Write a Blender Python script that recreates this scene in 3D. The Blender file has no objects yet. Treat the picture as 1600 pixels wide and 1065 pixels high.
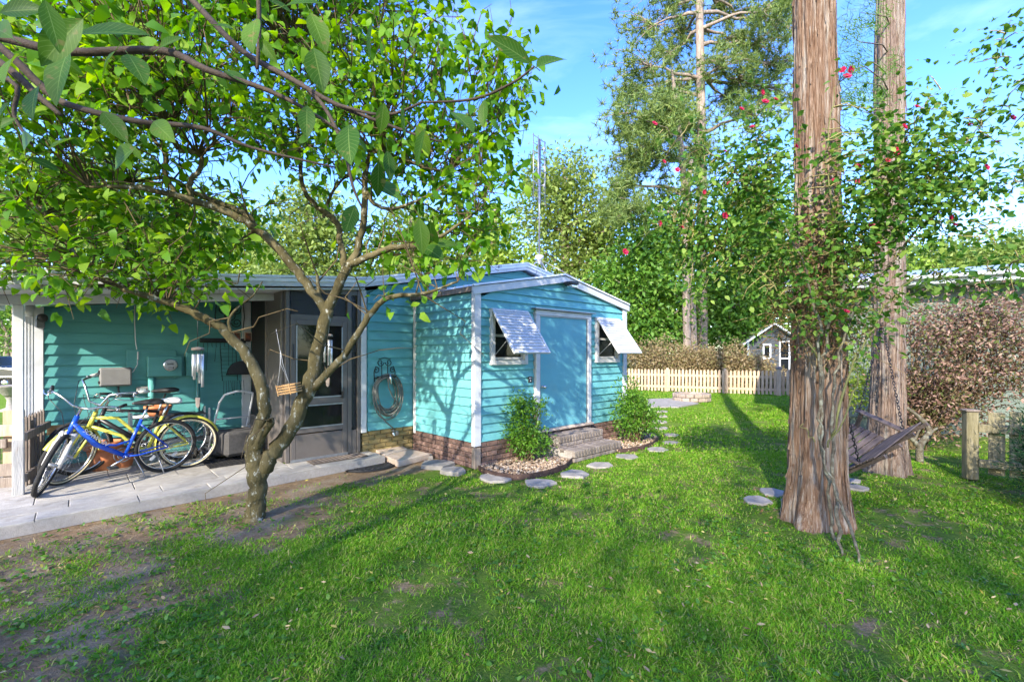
import bpy, math, random
import numpy as np
from mathutils import Vector, Matrix, Quaternion
R = math.radians
random.seed(7)
RNG = np.random.default_rng(11)
scene = bpy.context.scene
C = scene.collection

# ------------------------------------------------------------------ camera, sky, sun, exposure
FPX, HZ, CH = 731.0, 552.0, 1.6            # focal length (px of the 1600 px photo), horizon row, eye height
cam_data = bpy.data.cameras.new('camera'); cam = bpy.data.objects.new('camera', cam_data); C.objects.link(cam)
cam.location = (0, 0, CH); cam.rotation_euler = (R(90), 0, 0)
cam_data.sensor_width = 36; cam_data.lens = FPX / 1600 * 36; cam_data.shift_y = (HZ - 532.5) / 1600
cam_data.clip_start = 0.05; cam_data.clip_end = 2000
scene.camera = cam
SUN_EL = R(29); SUN_AZ = math.atan2(-.363, -.932)       # azimuth from +Y towards +X
S = Vector((math.sin(SUN_AZ) * math.cos(SUN_EL), math.cos(SUN_AZ) * math.cos(SUN_EL), math.sin(SUN_EL)))
world = bpy.data.worlds.new('World'); scene.world = world; world.use_nodes = True
wn, wl = world.node_tree.nodes, world.node_tree.links
wn.clear()
wo = wn.new('ShaderNodeOutputWorld'); wb = wn.new('ShaderNodeBackground'); sk = wn.new('ShaderNodeTexSky')
sk.sky_type = 'NISHITA'; sk.sun_disc = False; sk.sun_elevation = SUN_EL; sk.sun_rotation = SUN_AZ % (2 * math.pi)
sk.air_density = 1.0; sk.dust_density = 0.6; sk.ozone_density = 2.8
wb.inputs['Strength'].default_value = 0.15
# thin cirrus veil over the sky
wt = wn.new('ShaderNodeTexCoord'); wm = wn.new('ShaderNodeMapping'); wm.inputs['Scale'].default_value = (1.6, 1.6, 7)
wm.inputs['Rotation'].default_value = (0, R(14), 0)
wz = wn.new('ShaderNodeTexNoise'); wz.inputs['Scale'].default_value = 1.7; wz.inputs['Detail'].default_value = 8
wz.inputs['Roughness'].default_value = .58; wz.inputs['Distortion'].default_value = .5
wr = wn.new('ShaderNodeMapRange'); wr.inputs[1].default_value = .50; wr.inputs[2].default_value = .9; wr.inputs[4].default_value = .22
wx = wn.new('ShaderNodeMixRGB'); wx.inputs[2].default_value = (3.4, 4.1, 5.2, 1)
wl.new(wt.outputs['Generated'], wm.inputs[0]); wl.new(wm.outputs[0], wz.inputs[0]); wl.new(wz.outputs[0], wr.inputs[0])
hs = wn.new('ShaderNodeHueSaturation'); hs.inputs['Saturation'].default_value = 1.30; hs.inputs['Value'].default_value = .88; hs.inputs['Hue'].default_value = .522
wl.new(sk.outputs[0], hs.inputs['Color'])
wl.new(wr.outputs[0], wx.inputs[0]); wl.new(hs.outputs[0], wx.inputs[1]); wl.new(wx.outputs[0], wb.inputs[0]); wl.new(wb.outputs[0], wo.inputs[0])
sl = bpy.data.lights.new('sun', 'SUN'); sl.energy = 2.0; sl.angle = R(.7); sl.color = (1, .92, .78)
so = bpy.data.objects.new('sun', sl); C.objects.link(so); so.rotation_euler = S.to_track_quat('Z', 'Y').to_euler(); so.location = S * 60
scene.view_settings.view_transform = 'Standard'; scene.view_settings.look = 'None'
scene.view_settings.exposure = 2.52; scene.view_settings.gamma = 1
scene.cycles.max_bounces = 8; scene.cycles.transparent_max_bounces = 16; scene.cycles.use_denoising = True

# ------------------------------------------------------------------ frames
def P(px, py, Y):                 # a photo pixel at distance Y
    return Vector(((px - 800) * Y / FPX, Y, CH + (HZ - py) * Y / FPX))
def G(px, py, z=0.0):             # a photo pixel on a horizontal plane of height z
    Y = (CH - z) * FPX / (py - HZ)
    return Vector(((px - 800) * Y / FPX, Y, z))
C0 = Vector((-.5156, 6.498, 0)); HA = R(43.14)        # near corner of the shed, direction of its front
U = Vector((math.cos(HA), math.sin(HA), 0)); V = Vector((-math.sin(HA), math.cos(HA), 0))
def H(u, v, z=0.0): return C0 + U * u + V * v + Vector((0, 0, z))
def toH(p):
    d = Vector(p) - C0
    return Vector((d.dot(U), d.dot(V), d.z))

# ------------------------------------------------------------------ mesh builder
class MB:
    def __init__(s): s.v = []; s.f = []; s.sm = []
    def add(s, vs, fs, smooth=False):
        o = len(s.v); s.v.extend([tuple(p) for p in vs]); s.f.extend([tuple(i + o for i in f) for f in fs]); s.sm.extend([smooth] * len(fs)); return s
    def box(s, c, d, rot=None, bev=0.0):
        x, y, z = d[0] / 2, d[1] / 2, d[2] / 2; c = Vector(c)
        if bev <= 0:
            vs = [Vector((a, b, e)) for a in (-x, x) for b in (-y, y) for e in (-z, z)]
            fs = [(0, 1, 3, 2), (4, 6, 7, 5), (0, 4, 5, 1), (2, 3, 7, 6), (0, 2, 6, 4), (1, 5, 7, 3)]
        else:
            b = min(bev, x * .95, y * .95, z * .95)
            vs = []; idx = {}
            for i, sx in enumerate((-1, 1)):
                for j, sy in enumerate((-1, 1)):
                    for k, sz in enumerate((-1, 1)):
                        for a in range(3):
                            q = [sx * (x - b), sy * (y - b), sz * (z - b)]; q[a] = (sx * x, sy * y, sz * z)[a]
                            idx[i, j, k, a] = len(vs); vs.append(Vector(q))
            fs = []
            I = idx
            for a in range(3):
                for sgn in (0, 1):
                    def key(p, q):
                        l = [0, 0, 0]; l[a] = sgn; l[(a + 1) % 3] = p; l[(a + 2) % 3] = q
                        return I[l[0], l[1], l[2], a]
                    fs.append((key(0, 0), key(1, 0), key(1, 1), key(0, 1)) if sgn else (key(0, 0), key(0, 1), key(1, 1), key(1, 0)))
            for a in range(3):            # edges along axis a
                b1, b2 = (a + 1) % 3, (a + 2) % 3
                for p in (0, 1):
                    for q in (0, 1):
                        def key(t, ax):
                            l = [0, 0, 0]; l[a] = t; l[b1] = p; l[b2] = q
                            return I[l[0], l[1], l[2], ax]
                        f = (key(0, b1), key(1, b1), key(1, b2), key(0, b2))
                        fs.append(f if (p ^ q) == 0 else f[::-1])
            for i in (0, 1):
                for j in (0, 1):
                    for k in (0, 1): fs.append((I[i, j, k, 0], I[i, j, k, 1], I[i, j, k, 2]))
        if rot is not None: vs = [rot @ q for q in vs]
        return s.add([c + q for q in vs], fs)
    def bar(s, a, b, w, h, up=(0, 0, 1)):      # a rectangular bar from a to b
        a, b = Vector(a), Vector(b); t = (b - a).normalized(); up = Vector(up)
        sx = t.cross(up)
        if sx.length < 1e-4: sx = t.cross(Vector((1, 0, 0)))
        sx.normalize(); uz = sx.cross(t)
        vs = [p + sx * i * w / 2 + uz * j * h / 2 for p in (a, b) for i in (-1, 1) for j in (-1, 1)]
        return s.add(vs, [(0, 1, 3, 2), (4, 6, 7, 5), (0, 4, 5, 1), (2, 3, 7, 6), (0, 2, 6, 4), (1, 5, 7, 3)])
    def tube(s, pts, rad, n=8, cap=True, smooth=True, closed=False):
        pts = [Vector(p) for p in pts]; m = len(pts)
        if not hasattr(rad, '__len__'): rad = [rad] * m
        T = []
        for i in range(m):
            if closed: t = pts[(i + 1) % m] - pts[i - 1]
            else: t = pts[min(i + 1, m - 1)] - pts[max(i - 1, 0)]
            T.append(t.normalized() if t.length > 1e-9 else Vector((0, 0, 1)))
        x = T[0].orthogonal().normalized(); vs = []; fs = []
        for i in range(m):
            x = (x - T[i] * x.dot(T[i]))
            x = x.normalized() if x.length > 1e-6 else T[i].orthogonal().normalized()
            y = T[i].cross(x)
            for k in range(n):
                a = 2 * math.pi * k / n; vs.append(pts[i] + (x * math.cos(a) + y * math.sin(a)) * rad[i])
        for i in range(m if closed else m - 1):
            j = (i + 1) % m
            for k in range(n):
                fs.append((i * n + k, i * n + (k + 1) % n, j * n + (k + 1) % n, j * n + k))
        if cap and not closed: fs.append(tuple(range(n))[::-1]); fs.append(tuple((m - 1) * n + k for k in range(n)))
        return s.add(vs, fs, smooth)
    def lathe(s, prof, c=(0, 0, 0), n=20, smooth=True):
        c = Vector(c); vs = []; fs = []
        for r, z in prof:
            for k in range(n):
                a = 2 * math.pi * k / n; vs.append(c + Vector((r * math.cos(a), r * math.sin(a), z)))
        for i in range(len(prof) - 1):
            for k in range(n): fs.append((i * n + k, i * n + (k + 1) % n, (i + 1) * n + (k + 1) % n, (i + 1) * n + k))
        return s.add(vs, fs, smooth)
    def prism(s, poly, off):                    # planar polygon swept by off
        poly = [Vector(p) for p in poly]; n = len(poly); off = Vector(off)
        return s.add(poly + [p + off for p in poly], [tuple(range(n))[::-1], tuple(range(n, 2 * n))] + [(i, (i + 1) % n, n + (i + 1) % n, n + i) for i in range(n)])
    def torus(s, c, ax, Rr, r, nR=32, nr=8):
        ax = Vector(ax).normalized(); x = ax.orthogonal().normalized(); y = ax.cross(x); c = Vector(c)
        return s.tube([c + (x * math.cos(2 * math.pi * i / nR) + y * math.sin(2 * math.pi * i / nR)) * Rr for i in range(nR)], r, nr, closed=True)
    def ball(s, c, r, n=10, sq=(1, 1, 1)):
        c = Vector(c); vs = []; fs = []; m = n // 2 + 1
        for i in range(m + 1):
            t = math.pi * i / m
            for k in range(n):
                a = 2 * math.pi * k / n; vs.append(c + Vector((r * sq[0] * math.sin(t) * math.cos(a), r * sq[1] * math.sin(t) * math.sin(a), r * sq[2] * math.cos(t))))
        for i in range(m):
            for k in range(n): fs.append((i * n + k, (i + 1) * n + k, (i + 1) * n + (k + 1) % n, i * n + (k + 1) % n))
        return s.add(vs, fs, True)
    def xf(s, M): s.v = [tuple(M @ Vector(p)) for p in s.v]; return s
    def mesh(s, name, mat):
        me = bpy.data.meshes.new(name); me.from_pydata(s.v, [], s.f)
        me.polygons.foreach_set('use_smooth', s.sm)
        if mat: me.materials.append(mat)
        me.update(); return me

def np_mesh(name, verts, faces, mat, smooth=False):     # verts (N,3), faces (M,k) of one size
    me = bpy.data.meshes.new(name); k = faces.shape[1]
    me.vertices.add(len(verts)); me.vertices.foreach_set('co', np.ascontiguousarray(verts, dtype=np.float32).ravel())
    me.loops.add(faces.size); me.loops.foreach_set('vertex_index', np.ascontiguousarray(faces, dtype=np.int32).ravel())
    me.polygons.add(len(faces)); me.polygons.foreach_set('loop_start', np.arange(0, faces.size, k, dtype=np.int32))
    if smooth: me.polygons.foreach_set('use_smooth', np.ones(len(faces), dtype=bool))
    if mat: me.materials.append(mat)
    me.update(calc_edges=True); me.validate(); return me

def tag(o, label=None, cat=None, group=None, kind=None):
    if label: o['label'] = label
    if cat: o['category'] = cat
    if group: o['group'] = group
    if kind: o['kind'] = kind
    return o
def thing(name, label, cat, loc=(0, 0, 0), rz=0.0, group=None):
    o = bpy.data.objects.new(name, None); o.empty_display_size = .1; C.objects.link(o)
    o.location = loc; o.rotation_euler = (0, 0, rz); return tag(o, label, cat, group)
def ob(name, me, parent=None, loc=(0, 0, 0), rz=0.0, mat=None):
    if isinstance(me, MB): me = me.mesh(name, mat)
    o = bpy.data.objects.new(name, me); C.objects.link(o); o.parent = parent; o.location = loc; o.rotation_euler = (0, 0, rz); return o
def copy_tree(o, parent=None):
    c = o.copy(); C.objects.link(c); c.parent = parent
    for ch in list(o.children): copy_tree(ch, c)
    return c

# ------------------------------------------------------------------ materials
def M_new(name):
    m = bpy.data.materials.new(name); m.use_nodes = True; n = m.node_tree.nodes; b = n['Principled BSDF']; return m, n, m.node_tree.links, b
def setp(b, **k):
    for a, v in k.items(): b.inputs[a.replace('_', ' ')].default_value = v
def ramp(n, stops):
    r = n.new('ShaderNodeValToRGB'); e = r.color_ramp.elements
    while len(e) < len(stops): e.new(.5)
    for i, (p, c) in enumerate(stops): e[i].position = p; e[i].color = (*c, 1)
    return r
def noisy(name, cols, scale=8, rough=.7, detail=6, stretch=(1, 1, 1), bump=.15, bscale=None, spec=.3, metal=0, objvar=0.0, dist=0.0, blotch=None, coord='Object'):
    """colour from a noise ramp, fine relief, optional per-object tint and a second blotch layer"""
    m, n, l, b = M_new(name)
    tc = n.new('ShaderNodeTexCoord'); mp = n.new('ShaderNodeMapping'); mp.inputs['Scale'].default_value = stretch
    nz = n.new('ShaderNodeTexNoise'); nz.inputs['Scale'].default_value = scale; nz.inputs['Detail'].default_value = detail; nz.inputs['Roughness'].default_value = .65; nz.inputs['Distortion'].default_value = dist
    l.new(tc.outputs[coord], mp.inputs[0]); l.new(mp.outputs[0], nz.inputs[0])
    k = len(cols); rp = ramp(n, [(.28 + .44 * i / max(1, k - 1), c) for i, c in enumerate(cols)])
    l.new(nz.outputs[0], rp.inputs[0]); col = rp.outputs[0]
    if blotch:
        bc, bs, b0, b1 = blotch
        z2 = n.new('ShaderNodeTexNoise'); z2.inputs['Scale'].default_value = bs; z2.inputs['Detail'].default_value = 8; z2.inputs['Roughness'].default_value = .7
        l.new(mp.outputs[0], z2.inputs[0]); mr = n.new('ShaderNodeMapRange'); mr.inputs[1].default_value = b0; mr.inputs[2].default_value = b1
        l.new(z2.outputs[0], mr.inputs[0]); mx = n.new('ShaderNodeMixRGB'); mx.inputs[2].default_value = (*bc, 1); l.new(mr.outputs[0], mx.inputs[0]); l.new(col, mx.inputs[1]); col = mx.outputs[0]
    if objvar:
        oi = n.new('ShaderNodeObjectInfo'); mr = n.new('ShaderNodeMapRange'); mr.inputs[3].default_value = 1 - objvar; mr.inputs[4].default_value = 1 + objvar
        l.new(oi.outputs['Random'], mr.inputs[0]); hsv = n.new('ShaderNodeHueSaturation'); l.new(mr.outputs[0], hsv.inputs['Value']); l.new(col, hsv.inputs['Color']); col = hsv.outputs[0]
    l.new(col, b.inputs['Base Color'])
    if bump:
        bz = n.new('ShaderNodeTexNoise'); bz.inputs['Scale'].default_value = bscale or scale * 4; bz.inputs['Detail'].default_value = 5; l.new(mp.outputs[0], bz.inputs[0])
        bp = n.new('ShaderNodeBump'); bp.inputs['Strength'].default_value = bump; bp.inputs['Distance'].default_value = .02; l.new(bz.outputs[0], bp.inputs['Height']); l.new(bp.outputs[0], b.inputs['Normal'])
    setp(b, Roughness=rough, Metallic=metal); b.inputs['Specular IOR Level'].default_value = spec
    return m
def leafmat(name, cols, trans=.35, rough=.45, tint=1.0, spec=.35):
    """every leaf its own colour (random per island); light passes through"""
    m, n, l, b = M_new(name)
    ge = n.new('ShaderNodeNewGeometry'); k = len(cols); rp = ramp(n, [(i / max(1, k - 1), c) for i, c in enumerate(cols)])
    l.new(ge.outputs['Random Per Island'], rp.inputs[0]); l.new(rp.outputs[0], b.inputs['Base Color'])
    setp(b, Roughness=rough); b.inputs['Specular IOR Level'].default_value = spec
    tr = n.new('ShaderNodeBsdfTranslucent'); hv = n.new('ShaderNodeHueSaturation'); hv.inputs['Hue'].default_value = .485; hv.inputs['Value'].default_value = 1.5 * tint; hv.inputs['Saturation'].default_value = 1.1
    l.new(rp.outputs[0], hv.inputs['Color']); l.new(hv.outputs[0], tr.inputs['Color'])
    mx = n.new('ShaderNodeMixShader'); mx.inputs[0].default_value = trans; l.new(b.outputs[0], mx.inputs[1]); l.new(tr.outputs[0], mx.inputs[2]); l.new(mx.outputs[0], n['Material Output'].inputs[0])
    return m
def plain(name, col, rough=.5, metal=0, spec=.5, var=.12, scale=25):
    c2 = tuple(min(1, c * (1 + var)) for c in col); c1 = tuple(c * (1 - var) for c in col)
    return noisy(name, [c1, col, c2], scale=scale, rough=rough, metal=metal, spec=spec, bump=.03)
MT = {}
MT['turq'] = noisy('turquoise_siding_paint', [(.10, .325, .335), (.12, .362, .375), (.14, .398, .41)], scale=1.6, stretch=(1.6, 1.6, 3), rough=.55, bump=.08, bscale=40, objvar=.08, spec=.3, blotch=((.13, .30, .29), 2.6, .52, .85))
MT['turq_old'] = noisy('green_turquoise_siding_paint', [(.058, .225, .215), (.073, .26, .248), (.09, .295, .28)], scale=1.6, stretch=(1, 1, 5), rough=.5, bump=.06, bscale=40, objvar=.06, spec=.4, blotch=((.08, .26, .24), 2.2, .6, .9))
MT['door_blue'] = noisy('blue_door_paint', [(.10, .32, .375), (.115, .35, .405), (.13, .375, .43)], scale=2.2, rough=.5, bump=.05, spec=.3, blotch=((.14, .33, .36), 3.5, .5, .8))
MT['white'] = noisy('weathered_white_trim', [(.43, .435, .445), (.53, .535, .54), (.60, .60, .60)], scale=5, rough=.5, bump=.04, spec=.4, blotch=((.33, .31, .28), 6, .58, .85))
MT['roofwhite'] = noisy('white_metal_roof', [(.62, .63, .65), (.74, .75, .76), (.80, .80, .80)], scale=2.5, rough=.35, bump=.03, spec=.5, blotch=((.40, .38, .34), 3, .58, .85))
MT['brick'] = noisy('dark_brown_brick', [(.10, .062, .052), (.17, .105, .085), (.25, .17, .14)], scale=14, rough=.9, bump=.5, objvar=.28, spec=.15, blotch=((.32, .27, .23), 9, .6, .8))
MT['brick_step'] = noisy('grey_brown_step_brick', [(.12, .10, .085), (.19, .16, .14), (.27, .235, .205)], scale=14, rough=.9, bump=.5, objvar=.25, spec=.15, blotch=((.36, .32, .28), 8, .58, .8))
MT['brick_yellow'] = noisy('olive_stained_brick', [(.15, .105, .045), (.24, .18, .075), (.33, .25, .12)], scale=9, rough=.9, bump=.5, objvar=.22, spec=.15, blotch=((.20, .13, .08), 7, .6, .8))
MT['mortar'] = noisy('grey_mortar', [(.28, .255, .23), (.38, .35, .32)], scale=30, rough=.95, bump=.4, spec=.1)
MT['mortar_y'] = noisy('yellowed_mortar', [(.30, .24, .12), (.42, .34, .20)], scale=30, rough=.95, bump=.4, spec=.1)
MT['concrete'] = noisy('pale_concrete_paver', [(.27, .25, .222), (.34, .318, .282), (.42, .392, .352)], scale=6, rough=.85, bump=.3, bscale=90, objvar=.12, spec=.15, blotch=((.20, .18, .145), 4, .52, .78))
MT['slab'] = noisy('pinkish_sandstone_slab', [(.36, .27, .205), (.47, .37, .29), (.55, .46, .38)], scale=7, rough=.85, bump=.3, spec=.2, objvar=.05)
MT['flag'] = noisy('grey_flagstone', [(.19, .172, .15), (.27, .248, .22), (.35, .32, .285)], scale=7, rough=.85, bump=.5, bscale=25, objvar=.1, spec=.2, blotch=((.42, .33, .25), 4, .6, .85))
MT['frame_brown'] = noisy('taupe_aluminium_frame', [(.10, .085, .076), (.125, .107, .097)], scale=12, rough=.42, bump=.03, spec=.45)
MT['chrome'] = noisy('dull_chrome', [(.55, .55, .56), (.75, .75, .76)], scale=20, rough=.25, metal=1, bump=.02)
MT['steel'] = noisy('grey_steel', [(.25, .25, .26), (.38, .38, .39)], scale=20, rough=.4, metal=.8, bump=.05)
MT['black'] = plain('black_plastic', (.018, .018, .019), .5)
MT['rubber'] = noisy('dusty_black_rubber', [(.018, .018, .018), (.035, .033, .032)], scale=30, rough=.85, bump=.2, spec=.2, blotch=((.09, .085, .08), 14, .6, .9))
MT['iron'] = plain('black_wrought_iron', (.015, .016, .018), .55, .3)
MT['greybox'] = noisy('grey_plastic_box', [(.15, .145, .14), (.19, .185, .18)], scale=10, rough=.5, bump=.03)
MT['terracotta'] = noisy('terracotta_clay', [(.40, .13, .055), (.50, .18, .08), (.56, .24, .12)], scale=12, rough=.8, bump=.15, spec=.2)
MT['woodgrey'] = noisy('weathered_grey_wood', [(.13, .10, .08), (.21, .17, .14), (.30, .255, .215)], scale=5, stretch=(6, 6, .6), rough=.85, bump=.4, objvar=.15, spec=.15)
MT['woodtan'] = noisy('tan_fence_wood', [(.33, .23, .14), (.44, .32, .21), (.53, .41, .29)], scale=6, stretch=(5, 5, .7), rough=.85, bump=.3, objvar=.14, spec=.15)
MT['woodgreen'] = noisy('mossy_fence_wood', [(.13, .115, .06), (.21, .185, .11), (.30, .265, .18)], scale=6, stretch=(5, 5, .6), rough=.88, bump=.4, objvar=.14, spec=.12)
MT['woodorange'] = noisy('warm_cedar', [(.36, .19, .07), (.47, .27, .11), (.55, .35, .17)], scale=8, stretch=(1, 6, 6), rough=.7, bump=.25, objvar=.1, spec=.2)
MT['swing'] = noisy('purple_brown_swing_stain', [(.05, .038, .034), (.085, .066, .06), (.125, .103, .096)], scale=6, stretch=(.8, 6, 6), rough=.7, bump=.25, objvar=.14, spec=.3)
MT['hose'] = noisy('grey_green_garden_hose', [(.10, .105, .09), (.16, .16, .14)], scale=20, rough=.5, bump=.05)
def glass_dark(name, col, alpha, rough=.06):
    m, n, l, b = M_new(name); setp(b, Base_Color=(*col, 1), Roughness=rough); b.inputs['Specular IOR Level'].default_value = .5
    nz = n.new('ShaderNodeTexNoise'); nz.inputs['Scale'].default_value = 3; bp = n.new('ShaderNodeBump'); bp.inputs['Strength'].default_value = .02; l.new(nz.outputs[0], bp.inputs['Height']); l.new(bp.outputs[0], b.inputs['Normal'])
    t = n.new('ShaderNodeBsdfTransparent'); mx = n.new('ShaderNodeMixShader'); mx.inputs[0].default_value = alpha
    l.new(t.outputs[0], mx.inputs[1]); l.new(b.outputs[0], mx.inputs[2]); l.new(mx.outputs[0], n['Material Output'].inputs[0]); return m
MT['screen'] = glass_dark('dark_insect_screen', (.012, .012, .013), .86, .5)
MT['glass'] = glass_dark('window_glass', (.012, .014, .016), .75, .04)
MT['dirtglass'] = glass_dark('meter_glass', (.5, .5, .5), .3, .05)
# bark
MT['bark_cyp'] = noisy('fibrous_red_brown_cypress_bark', [(.052, .028, .017), (.145, .084, .052), (.225, .148, .10), (.36, .29, .225)], scale=6, stretch=(11, 11, .6), rough=.94, bump=1.0, bscale=16, spec=.05, dist=1.0, blotch=((.33, .285, .235), 1.7, .50, .62))
MT['bark_cyp2'] = noisy('grey_brown_cypress_bark', [(.065, .042, .031), (.15, .10, .075), (.24, .18, .145), (.37, .31, .26)], scale=6, stretch=(11, 11, .6), rough=.94, bump=1.0, bscale=16, spec=.05, dist=1.0, blotch=((.27, .24, .205), 1.7, .50, .62))
MT['bark_citrus'] = noisy('olive_citrus_bark_with_lichen', [(.040, .034, .018), (.088, .074, .036), (.15, .125, .07)], scale=5, rough=.95, bump=.6, bscale=22, spec=.02, stretch=(1.4, 1.4, .8), blotch=((.34, .345, .29), 15, .56, .66))
MT['bark_twig'] = noisy('brown_twig_bark', [(.075, .055, .03), (.14, .105, .055)], scale=10, rough=.85, bump=.2, spec=.1)
MT['bark_pine'] = noisy('pale_pine_bark', [(.14, .105, .08), (.235, .185, .15), (.34, .285, .24)], scale=3, stretch=(4, 4, .8), rough=.92, bump=.5, spec=.1)
MT['bark_lichen'] = noisy('lichen_crusted_branch_bark', [(.05, .036, .026), (.12, .105, .075), (.25, .26, .20)], scale=22, rough=.9, bump=.5, spec=.1)
# leaves
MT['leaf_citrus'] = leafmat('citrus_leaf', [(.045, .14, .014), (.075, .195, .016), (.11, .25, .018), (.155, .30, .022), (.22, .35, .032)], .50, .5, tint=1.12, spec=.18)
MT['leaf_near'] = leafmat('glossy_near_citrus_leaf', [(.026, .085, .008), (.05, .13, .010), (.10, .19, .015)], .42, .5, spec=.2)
def near_leaf_material():
    m = MT['leaf_near']; n, l = m.node_tree.nodes, m.node_tree.links; b = n['Principled BSDF']; uv = n.new('ShaderNodeUVMap'); sp = n.new('ShaderNodeSeparateXYZ'); l.new(uv.outputs[0], sp.inputs[0])
    def mt(op, a, c):
        q = n.new('ShaderNodeMath'); q.operation = op
        for i, v in enumerate((a, c)):
            if isinstance(v, (int, float)): q.inputs[i].default_value = v
            else: l.new(v, q.inputs[i])
        return q.outputs[0]
    ab = mt('ABSOLUTE', mt('SUBTRACT', sp.outputs[0], .5), 0); ph = mt('SUBTRACT', mt('MULTIPLY', sp.outputs[1], 11), mt('MULTIPLY', ab, 5)); fr = mt('ABSOLUTE', mt('SUBTRACT', mt('FRACT', ph, 0), .5), 0)
    side = mt('MULTIPLY', mt('LESS_THAN', fr, .07), .55); midr = mt('LESS_THAN', ab, .022); ve = mt('MAXIMUM', side, midr)
    old = b.inputs['Base Color'].links[0].from_socket; mx = n.new('ShaderNodeMixRGB'); mx.inputs[2].default_value = (.20, .30, .07, 1); l.new(mt('MULTIPLY', ve, .55), mx.inputs[0]); l.new(old, mx.inputs[1])
    sp2 = n.new('ShaderNodeTexNoise'); sp2.inputs['Scale'].default_value = 60; mr = n.new('ShaderNodeMapRange'); mr.inputs[1].default_value = .62; mr.inputs[2].default_value = .72; l.new(sp2.outputs[0], mr.inputs[0]); m2 = n.new('ShaderNodeMixRGB'); m2.inputs[2].default_value = (.17, .16, .04, 1); l.new(mr.outputs[0], m2.inputs[0]); l.new(mx.outputs[0], m2.inputs[1])
    l.new(m2.outputs[0], b.inputs['Base Color']); l.new(m2.outputs[0], [x for x in n if x.type == 'HUE_SAT'][0].inputs['Color'])
    bp = n.new('ShaderNodeBump'); bp.inputs['Strength'].default_value = .5; bp.inputs['Distance'].default_value = .004; bp.invert = True; l.new(ve, bp.inputs['Height']); l.new(bp.outputs[0], b.inputs['Normal'])
near_leaf_material()
MT['leaf_shrub'] = leafmat('shrub_leaf', [(.045, .13, .012), (.08, .20, .018), (.14, .27, .025)], .3, .4)
MT['leaf_rose'] = leafmat('rose_leaf', [(.03, .10, .016), (.065, .165, .022), (.12, .235, .032), (.23, .32, .06)], .38, .5, spec=.2)
MT['leaf_dry'] = leafmat('dry_tangled_stem', [(.14, .075, .03), (.28, .17, .08), (.36, .26, .13), (.24, .21, .07)], .2, .7, spec=.1)
MT['petal'] = leafmat('crimson_rose_petal', [(.30, .004, .03), (.40, .01, .05), (.48, .02, .085)], .3, .5)
MT['leaf_bronze'] = leafmat('bronze_pink_shrub_leaf', [(.075, .042, .028), (.15, .085, .06), (.26, .16, .12), (.40, .27, .215), (.13, .14, .04), (.07, .10, .025)], .3, .6, spec=.15)
MT['leaf_tan'] = leafmat('tan_brown_shrub_leaf', [(.15, .105, .045), (.25, .185, .085), (.34, .26, .14), (.17, .18, .05)], .3, .55)
MT['leaf_oak'] = leafmat('olive_oak_leaf', [(.11, .165, .03), (.17, .24, .05), (.25, .32, .08)], .4, .5)
MT['leaf_green'] = leafmat('mid_green_leaf', [(.05, .135, .016), (.095, .21, .025), (.17, .29, .04)], .4, .5)
MT['leaf_yellowgreen'] = leafmat('yellow_green_leaf', [(.14, .23, .025), (.22, .32, .04), (.30, .40, .07)], .45, .5)
MT['needle_pine'] = leafmat('pine_needle', [(.07, .125, .03), (.13, .195, .045), (.22, .275, .07)], .3, .5)
MT['needle_dark'] = leafmat('dark_conifer_scale_leaf', [(.010, .036, .016), (.016, .052, .02), (.026, .07, .024)], .2, .6, spec=.06)
MT['grass'] = leafmat('lawn_blade', [(.065, .205, .012), (.10, .27, .015), (.14, .33, .020), (.19, .37, .028), (.27, .40, .045), (.42, .36, .15)], .40, .6, spec=.08)
MT['litter'] = leafmat('fallen_leaf', [(.16, .08, .04), (.30, .19, .09), (.45, .33, .18), (.42, .36, .06), (.22, .10, .06)], .15, .6)
# ------------------------------------------------------------------ noise for layout
_tab = np.random.default_rng(5).random((256, 256))
def vnoise(x, y):
    x = np.asarray(x, float); y = np.asarray(y, float)
    xi = np.floor(x).astype(int); yi = np.floor(y).astype(int); fx = x - xi; fy = y - yi
    fx = fx * fx * (3 - 2 * fx); fy = fy * fy * (3 - 2 * fy)
    t = lambda a, b: _tab[a % 256, b % 256]
    return (t(xi, yi) * (1 - fx) + t(xi + 1, yi) * fx) * (1 - fy) + (t(xi, yi + 1) * (1 - fx) + t(xi + 1, yi + 1) * fx) * fy
def fbm(x, y, o=4):
    s = 0; a = .5
    for i in range(o): s = s + a * vnoise(x * 2 ** i + 17 * i, y * 2 ** i + 31 * i); a *= .5
    return s / (1 - .5 ** o)
def sstep(a, b, x):
    t = np.clip((x - a) / (b - a), 0, 1); return t * t * (3 - 2 * t)

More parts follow.
